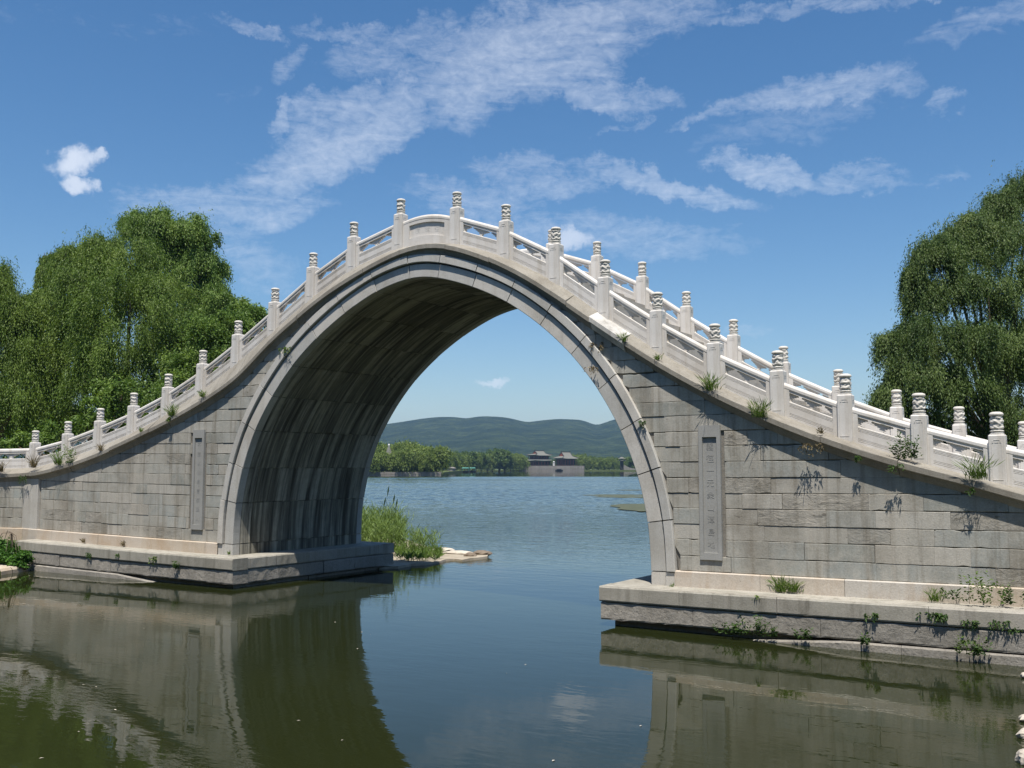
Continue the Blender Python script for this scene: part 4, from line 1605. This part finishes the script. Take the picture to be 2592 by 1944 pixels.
# prototypes for the far trees
def proto(kind):
    if kind == "willow":
        L = [((0, 0, 8.2), 2.6), ((2.0, .6, 7.2), 2.2), ((-2.1, -.5, 7.0), 2.2), ((.5, -2.0, 7.0), 2.2), ((-.5, 2.0, 7.2), 2.1), ((2.6, -1.4, 5.4), 1.6), ((-2.6, 1.2, 5.4), 1.6), ((-1.5, -2.4, 5.2), 1.6), ((1.5, 2.2, 5.4), 1.6), ((2.2, -.6, 3.6), 1.3), ((-2.0, -.9, 3.4), 1.3), ((.2, -2.6, 3.5), 1.3), ((.8, 2.2, 3.4), 1.3)]
        return foliage("crown", L, M["farleaf"], K=11, T=15, n=5, tw=2.4, leaf=.8, wid=.26, droop=1.0, spread=.35)
    L = [((0, 0, 8.6), 2.3), ((1.9, .6, 7.2), 2.3), ((-1.9, -.6, 7.0), 2.3), ((.4, -1.9, 6.0), 2.3), ((-.4, 1.9, 6.2), 2.2), ((2.3, -1.2, 4.4), 2.0), ((-2.3, 1.0, 4.4), 2.0), ((-.9, -2.0, 3.9), 2.0), ((1.4, -1.4, 2.2), 1.8), ((-1.5, -.8, 2.0), 1.8), ((0, 1.5, 2.1), 1.8)]
    return foliage("crown", L, M["fardark"], K=10, T=16, n=4, tw=1.0, leaf=.75, wid=.36, droop=.6, spread=.8)


PROTO = {k: [proto(k) for _ in range(3)] for k in ("willow", "dark")}
tm = MB()
tm.tube([(0, 0, -.5), (.1, 0, 2.5), (-.05, .1, 5.5), (.1, 0, 8)], [.38, .30, .22, .08], 7)
for a in range(5):
    tm.tube([(0, 0, 3.2), (1.3 * math.cos(a * 1.26), 1.3 * math.sin(a * 1.26), 5.4), (2.2 * math.cos(a * 1.26), 2.2 * math.sin(a * 1.26), 7)], [.16, .10, .04], 5)
TRUNK = tm.mesh("trunk", M["bark"], True)
ORD = ["first", "second", "third", "fourth", "fifth", "sixth", "seventh", "eighth", "ninth", "tenth", "eleventh", "twelfth", "thirteenth", "fourteenth", "fifteenth", "sixteenth", "seventeenth", "eighteenth"]


def far_tree(kind, x, top, Z, zb, label, group):
    h = px_h(Z, HY - top) + 3.0 - zb
    s_ = h / 10.8
    p = far_pt(x, Z, zb)
    o = empty("willow_tree" if kind == "willow" else "broadleaf_tree", tuple(p), label, "tree", group, random.uniform(0, 6.28))
    o.scale = (s_ * random.uniform(.95, 1.2), s_ * random.uniform(.95, 1.2), s_)
    link("crown", random.choice(PROTO[kind]), None, o, loc=(0, 0, 0))
    link("trunk", TRUNK, None, o, loc=(0, 0, 0))


LEFT = [(915, 1122, 376), (934, 1114, 384), (958, 1110, 388), (942, 1140, 367), (984, 1117, 402), (1012, 1113, 384), (1002, 1136, 372), (966, 1138, 372), (1028, 1108, 378), (1050, 1115, 383), (1066, 1117, 376), (1086, 1126, 382), (1108, 1121, 374), (1040, 1122, 372), (1075, 1134, 371), (1020, 1130, 371)]
for i, (x, t_, Z) in enumerate(sorted(LEFT)):
    far_tree("willow", x, t_, Z, 1.2, "%s weeping willow from the left above the worn shore wall" % ORD[i], "willows on the left far shore")
MID = [(1122, 1142, 560, "dark"), (1136, 1138, 600, "willow"), (1152, 1140, 640, "dark"), (1170, 1143, 660, "willow"), (1186, 1139, 690, "dark"), (1202, 1141, 700, "willow"), (1218, 1142, 720, "dark"), (1234, 1144, 735, "willow"), (1246, 1136, 740, "dark"),
       (1264, 1132, 745, "dark"), (1278, 1136, 752, "dark"), (1292, 1144, 760, "willow"), (1306, 1143, 775, "willow"), (1316, 1147, 790, "willow"), (1276, 1160, 742, "dark"), (1330, 1155, 850, "dark")]
for i, (x, t_, Z, k) in enumerate(sorted(MID)):
    far_tree(k, x, t_, Z, .8, "%s tree from the left in the darker row between shore wall and pavilions" % ORD[i], "tree row left of the pavilions")
RGT = [(1400, 1160, 860, "dark"), (1440, 1152, 850, "dark"), (1456, 1145, 830, "willow"), (1470, 1143, 835, "willow"), (1486, 1149, 825, "willow"), (1500, 1153, 830, "dark"), (1514, 1154, 822, "willow"), (1528, 1154, 828, "willow"), (1542, 1153, 836, "willow"), (1556, 1155, 830, "willow"), (1570, 1158, 850, "dark"), (1586, 1153, 850, "willow"), (1602, 1155, 840, "dark"), (1620, 1154, 840, "dark")]
for i, (x, t_, Z, k) in enumerate(sorted(RGT)):
    far_tree(k, x, t_, Z, .8, "%s tree counted from between the pavilions towards the right arch foot" % ORD[i], "tree row right of the pavilions")
for i, (x, y, w) in enumerate(((975, 1187, 3.2), (1003, 1189, 2.6), (1028, 1191, 2.4), (1060, 1190, 2.4), (1085, 1191, 2.4))):
    p = far_pt(x, 373, 1.0)
    b_ = empty("shrub", tuple(p), "%s bright green shrub from the left on top of the worn shore wall" % ORD[i], "shrub", "shrubs on the shore wall")
    h = px_h(373, 1194 - y) + .6
    link("crown", foliage("crown", [((0, 0, h), w * .9), ((w, .5, h * .8), w * .8), ((-w, .3, h * .8), w * .8)], M["bush"], K=8, T=16, n=3, tw=.5, leaf=.45, wid=.26, droop=.5, spread=.9), None, b_, loc=(0, 0, 0))


# ---- Chinese halls on the terrace
def roof_xieshan(mb_t, mb_r, mb_g, w, d, z0, h, over, ridge_frac=.55):
    """hip-and-gable roof, ridge along X; curved slopes, dark ridges, gable triangles"""
    W2, D2 = w / 2 + over, d / 2 + over
    rx = w / 2 * ridge_frac + .6
    N = 6
    prof = [(1 - t, h * (t ** 1.35)) for t in np.linspace(0, 1, N)]
    for sg in (-1, 1):
        rows = []
        for f, z in prof:
            xw = rx + (W2 - rx) * max(0, (f - .5) / .5)
            up = .5 * max(0, (f - .5) / .5) ** 2
            rows.append([(-xw, sg * D2 * f, z0 + z + up), (-xw * .6, sg * D2 * f, z0 + z), (xw * .6, sg * D2 * f, z0 + z), (xw, sg * D2 * f, z0 + z + up)])
        mb_t.grid(rows, .5, flip=sg > 0)
    zm = h * (.5 ** 1.35)
    for sx in (-1, 1):
        mb_t.add([(sx * W2, -D2, z0 + .5), (sx * W2, D2, z0 + .5), (sx * rx, D2 * .5, z0 + zm), (sx * rx, -D2 * .5, z0 + zm)], [(0, 1, 2, 3) if sx > 0 else (3, 2, 1, 0)], .5)
        mb_g.add([(sx * rx, -D2 * .5, z0 + zm), (sx * rx, D2 * .5, z0 + zm), (sx * rx, 0, z0 + h)], [(0, 1, 2) if sx > 0 else (2, 1, 0)], .5)
    mb_r.box((-rx - .2, -.22, z0 + h - .1), (rx + .2, .22, z0 + h + .55))
    for sx in (-1, 1):
        mb_r.box((sx * rx - .25, -.28, z0 + h + .5), (sx * rx + .25, .28, z0 + h + 1.0))
        for sy in (-1, 1):
            mb_r.tube([(sx * rx, 0, z0 + h), (sx * rx, sy * D2 * .5, z0 + zm + .1), (sx * W2, sy * D2, z0 + .62)], [.22, .2, .16], 5)


def hall(label, px, Z, w, d, floors, scale_h, rotdeg):
    p = far_pt(px, Z, 4.3)
    rt_ = empty("pavilion", tuple(p), label, "pavilion", None, TH + math.radians(rotdeg))

    def part(nm, mb, mat, par=None):
        return mb.build(nm, M[mat], par or rt_, loc=(0, 0, 0))
    z = 0.0
    wl, ev = MB(), MB()
    for fl in range(floors):
        fh = (4.4 if fl == 0 else 3.6) * scale_h
        k = 1 - .10 * fl
        w_, d_ = w * k, d * k
        wl.box((-w_ / 2 + 1.1, -d_ / 2 + 1.1, z), (w_ / 2 - 1.1, d_ / 2 - 1.1, z + fh), .5)
        for i in range(6):
            x = -w_ / 2 + w_ * i / 5
            for y in (-d_ / 2, d_ / 2):
                cl = MB()
                cl.tube([(x, y, z), (x, y, z + fh)], [.2, .2], 7)
                part("column", cl, "redwood")
        for i in (1, 2):
            for x in (-w_ / 2, w_ / 2):
                cl = MB()
                cl.tube([(x, -d_ / 2 + d_ * i / 3, z), (x, -d_ / 2 + d_ * i / 3, z + fh)], [.2, .2], 7)
                part("column", cl, "redwood")
        for i in range(5):
            x0 = -w_ / 2 + w_ * i / 5 + .35
            dr = MB()
            dr.box((x0 + .2, -d_ / 2 + 1.05, z + .9), (x0 + w_ / 5 - .6, -d_ / 2 + 1.15, z + fh - .9))
            part("window", dr, "darkwood")
        for i in range(3):
            y0 = -d_ / 2 + d_ * i / 3 + .4
            for sx in (-1, 1):
                dr = MB()
                dr.box((sx * (w_ / 2 - 1.1) - .06, y0 + .2, z + .9), (sx * (w_ / 2 - 1.1) + .06, y0 + d_ / 3 - .7, z + fh - .9))
                part("window", dr, "darkwood")
        ev.box((-w_ / 2 - .15, -d_ / 2 - .15, z + fh - .75), (w_ / 2 + .15, d_ / 2 + .15, z + fh), .5)
        ev.box((-w_ / 2, -d_ / 2 - .02, z + .75), (w_ / 2, -d_ / 2 + .06, z + .9), .5)
        z += fh
        if fl < floors - 1:
            sk = MB()
            o = 1.5
            rows = []
            for t in np.linspace(0, 1, 4):
                a = (w_ / 2 + o) * (1 - t) + (w_ / 2 - .6) * t
                b = (d_ / 2 + o) * (1 - t) + (d_ / 2 - .6) * t
                zz = z + 1.2 * t ** 1.3
                rows.append([(-a, -b, zz + (.35 if t == 0 else 0)), (0, -b, zz), (a, -b, zz + (.35 if t == 0 else 0)), (a, 0, zz), (a, b, zz + (.35 if t == 0 else 0)), (0, b, zz), (-a, b, zz + (.35 if t == 0 else 0)), (-a, 0, zz)])
            sk.grid(rows, .5, close=True)
            part("skirt_roof", sk, "tile")
            z += .8
    mt, mr_, mg = MB(), MB(), MB()
    k = 1 - .10 * (floors - 1)
    roof_xieshan(mt, mr_, mg, w * k, d * k, z - .1, 3.9 * scale_h, 1.7)
    part("wall", wl, "redwood")
    part("painted_eave", ev, "eave")
    ro = part("roof", mt, "tile")
    part("ridge", mr_, "ridge", ro)
    part("gable", mg, "gable", ro)


hall("larger two storey red pavilion with double grey roof on the terrace", 1365, 822, 15.5, 12.5, 2, .97, 33)
hall("smaller lower red pavilion right of the larger one on the terrace", 1432, 815, 13.5, 11, 1, 1.35, 33)

wm = MB()
p = far_pt(1402, 799, 4.3)
wm.box((-.7, -.5, 0), (.7, .5, 3.0), .5)
wm.lathe([(.9, 3.0), (.5, 3.4), (.1, 3.8)], seg=8)
tag(wm.build("stone_pillar", M["white"], loc=tuple(p)), "small white stone pillar between the two pavilions", "pillar")


# ---- round kiosk on the left shore
def kiosk():
    p = far_pt(984, 377, 1.5)
    rt_ = empty("kiosk", tuple(p), "grey roofed octagonal kiosk with white finial among the left far willows", "kiosk")
    zt = px_h(377, HY - 1124) + 3 - 1.5
    ze = px_h(377, HY - 1152) + 3 - 1.5
    zr = px_h(377, HY - 1133) + 3 - 1.5
    mb = MB()
    mb.lathe([(1.6, ze - .15), (1.75, ze), (1.0, ze + (zr - ze) * .45), (.45, zr), (.2, zr + .1)], seg=8)
    roof_ = mb.build("roof", M["tile"], rt_, loc=(0, 0, 0))
    sk = MB()
    sk.lathe([(3.3, ze - 1.1), (3.5, ze - .95), (2.4, ze - .4), (1.55, ze - .1)], seg=8)
    sk.build("lower_roof", M["tile"], rt_, loc=(0, 0, 0))
    fn = MB()
    fn.lathe([(.3, zr), (.4, zr + .25), (.2, zr + .4), (.42, zr + .7), (.42, zr + 1.0), (.2, zr + 1.25), (.03, zr + 1.5)], seg=10)
    fn.build("finial", M["white"], roof_, loc=(0, 0, 0))
    for k in range(8):
        a = k * math.pi / 4
        cl = MB()
        cl.tube([(2.2 * math.cos(a), 2.2 * math.sin(a), 0), (2.2 * math.cos(a), 2.2 * math.sin(a), ze - .9)], [.14, .14], 6)
        cl.build("column", M["redwood"], rt_, loc=(0, 0, 0))
    wl = MB()
    wl.lathe([(1.4, 0), (1.4, ze - .2)], seg=8)
    wl.build("wall", M["darkwood"], rt_, loc=(0, 0, 0))


kiosk()


# ---- gate tower with white ramp at the right of the far shore
def tower():
    Z = 800
    p = far_pt(1574, Z, .6)
    rt_ = empty("gate_tower", tuple(p), "slender dark tower with two pale roofs and a white ramp near the right arch foot", "tower", None, TH)
    mb = MB()
    mb.box((-1.3, -1.3, 0), (1.3, 1.3, 8.2), .3)
    mb.build("shaft", M["darkwood"], rt_, loc=(0, 0, 0))
    rf = MB()
    for z, r in ((7.6, 3.6), (9.3, 3.2)):
        rf.lathe([(r, z), (r + .1, z + .15), (r * .55, z + .8), (.4, z + 1.5)], seg=4 if z < 8 else 8)
    rf.build("roof", M["tile"], rt_, loc=(0, 0, 0))
    rp = MB()
    rp.prism([(1.4, 0), (15, 0), (15, .6), (6, 2.2), (1.4, 4.6)], -1.2, 1.2)
    rp.build("ramp", M["farwall"], rt_, loc=(0, 0, 0))


tower()


# ---- boats and small structures by the shore
def boat(label, px, Z, w, canopy):
    p = far_pt(px, Z, 0)
    rt_ = empty("boat", tuple(p), label, "boat", None, TH)
    mb = MB()
    rows = []
    for t in np.linspace(-1, 1, 9):
        hw = .9 * (1 - abs(t) ** 3) + .05
        zz = .8 + .35 * abs(t) ** 2
        rows.append([(t * w / 2, -hw, zz), (t * w / 2, -hw * .6, -.2), (t * w / 2, hw * .6, -.2), (t * w / 2, hw, zz)])
    mb.grid(rows, .5, flip=True)
    mb.grid([[r_[0], r_[3]] for r_ in rows], .5)
    mb.build("hull", M["boat"], rt_, loc=(0, 0, 0))
    cn = MB()
    h0 = 2.5 if canopy else 1.5
    rows = []
    for x in np.linspace(-w * .36, w * .36, 5):
        rows.append([(x, y, h0 + .35 * (1 - (y / 1.1) ** 2)) for y in np.linspace(-1.1, 1.1, 5)])
    cn.grid(rows, .5)
    if canopy:
        for x in (-w * .34, w * .34):
            for y in (-1, 1):
                cn.tube([(x, y, .7), (x, y, h0 + .05)], [.06, .06], 5)
    else:
        cn.box((-w * .3, -.8, .8), (w * .3, .8, 1.5))
    cn.build("canopy" if canopy else "cabin", M["teal"] if canopy else M["boat"], rt_, loc=(0, 0, 0))


boat("long dark boat moored at the terrace wall below the smaller pavilion", 1415, 790, 6.2, False)
boat("small teal canopied boat moored before the dark tree row", 1178, 600, 5.5, True)
boat("second teal canopied boat farther right before the dark tree row", 1196, 640, 5.0, True)
for lab, x, Z in (("small pale stone hut at the water between shore wall and teal boats", 1143, 540), ("white stone lantern standing by the dark trees, left of two", 1240, 745), ("white stone lantern standing by the dark trees, right of two", 1264, 748)):
    mb = MB()
    if "hut" in lab:
        mb.box((-1.7, -1.5, 0), (1.7, 1.5, 2.0), .5)
        mb.prism([(-2.0, 2.0), (2.0, 2.0), (0, 2.7)], -1.8, 1.8)
    else:
        mb.lathe([(.9, 0), (.9, .4), (.4, .6), (.4, 2.0), (.9, 2.2), (.9, 3.0), (1.1, 3.1), (.1, 3.9)], seg=8)
    tag(mb.build("stone_hut" if "hut" in lab else "stone_lantern", M["white"] if "lantern" in lab else M["farwall"], loc=tuple(far_pt(x, Z, .5))), lab, "hut" if "hut" in lab else "lantern")


# ------------------------------------------------------------------ hills
def hills():
    m, t, b = new_mat("forested_hill")
    c = coords(t)
    n = t.noise(c, .012, 6, .65)
    n2 = t.noise(c, .06, 5, .7)
    col = t.mix(t.mr(n, .38, .62), (.012, .028, .010), (.105, .14, .045))
    col = t.mix(t.mr(n2, .35, .7), col, (.022, .04, .016))
    col = t.mix(t.m("MULTIPLY", t.mr(t.noise(c, .02, 5, .7), .69, .74), .5), col, (.26, .22, .16))
    col = t.mix(t.mr(t.noise(t.map(c, scale=(1, 1, 2)), .035, 6, .75), .40, .62, 0, .85), col, (.018, .034, .014))
    t.t.links.new(col, b.inputs["Base Color"])
    b.inputs["Roughness"].default_value = 1
    b.inputs["Specular IOR Level"].default_value = 0
    bump(t, b, t.m("MULTIPLY_ADD", n, 2.0, n2), 1.0, 22.0)
    prof_x = [-900, 300, 700, 900, 978, 1020, 1070, 1110, 1150, 1165, 1182, 1200, 1225, 1270, 1300, 1332, 1370, 1410, 1470, 1492, 1510, 1530, 1560, 1600, 1700, 1900, 2300, 3400]
    prof_y = [1130, 1118, 1098, 1085, 1074, 1068, 1060, 1056, 1056, 1058, 1061, 1056, 1054, 1056, 1061, 1070, 1065, 1061, 1063, 1070, 1079, 1071, 1061, 1055, 1062, 1080, 1100, 1130]
    Zp = 3300
    xs_ = np.linspace(-900, 3400, 460)
    ys_ = np.interp(xs_, prof_x, prof_y)
    ys_ = smooth(ys_, 1)
    mb = MB()
    rows = []
    prng = np.random.default_rng(3)
    ph = prng.uniform(0, 6.28, 12)
    for j, Z in enumerate(np.r_[np.linspace(1900, 3260, 42), 3300, 3340, 3420, 3600, 3900]):
        u = (Z - 1900) / (Zp - 1900)
        f = u ** 1.25 if u < 1 else math.cos((u - 1) * 2.2)
        row = []
        for i, x in enumerate(xs_):
            X = at_depth(x, HY, Z)
            hh = (px_h(Zp, HY - ys_[i]) + 3) * f
            g = 0
            if u < .93:
                for k in range(6):
                    g += math.sin(X[0] * .006 * (1 + .7 * k) + Z * .0035 * (1 + .5 * k) + ph[k]) / (1 + k)
                g *= 9 * math.sin(min(1, u / .93) * math.pi)
            hh = max(-2, hh + g)
            row.append((X[0], X[1], hh + .5))
        rows.append(row)
    mb.grid(rows, .5)
    tag(mb.build("hills", m, smooth=True), kind="structure")


hills()
for lab, x, y in (("tiny white house high on the hillside above the larger pavilion", 1366, 1116), ("tiny white building on the hillside near the right arch foot", 1578, 1126)):
    Z = 2750
    p = at_depth(x, y, Z)
    mb = MB()
    mb.box((-4, -3, -14), (4, 3, 4), .5)
    mb.prism([(-5, 4), (5, 4), (0, 7)], -3.6, 3.6)
    tag(mb.build("hillside_house", M["white"], loc=tuple(p)), lab, "house")

# ------------------------------------------------------------------ haze
hz = MB()
hz.box((-4600, -80, -2.2), (4600, 4600, 270))
hm_ = bpy.data.materials.new("haze")
hm_.use_nodes = True
nt = hm_.node_tree
nt.nodes.remove(nt.nodes["Principled BSDF"])
pv = nt.nodes.new("ShaderNodeVolumePrincipled")
pv.inputs["Color"].default_value = (.42, .66, 1.0, 1)
pv.inputs["Density"].default_value = 1.1e-4
pv.inputs["Anisotropy"].default_value = .2
nt.links.new(pv.outputs[0], nt.nodes["Material Output"].inputs["Volume"])
tag(hz.build("haze", hm_), "thin blue summer haze over the lake", "haze", kind="stuff")

# ------------------------------------------------------------------ added bank behind the viewpoint; its unseen willows block low sky, deepening shade
ngon_land("added_bank", [(-75, -26), (-30, -23.5), (-6, -22.5), (8, -21.5), (60, -25), (60, -58), (-75, -58)], .6, M["grass"], 1.0, .3)
for i, x in enumerate(range(-66, 58, 9)):
    s_ = random.uniform(1.35, 1.75)
    o = empty("willow_tree", (x + random.uniform(-2, 2), -31 - random.uniform(0, 5), .6), "%s willow of the unseen row added behind the viewpoint to block low sky" % ORD[i], "tree", "unseen willows added as a sky screen", random.uniform(0, 6))
    o.scale = (s_ * 1.15, s_ * 1.15, s_)
    link("crown", random.choice(PROTO["willow"]), None, o, loc=(0, 0, 0))
    link("trunk", TRUNK, None, o, loc=(0, 0, 0))
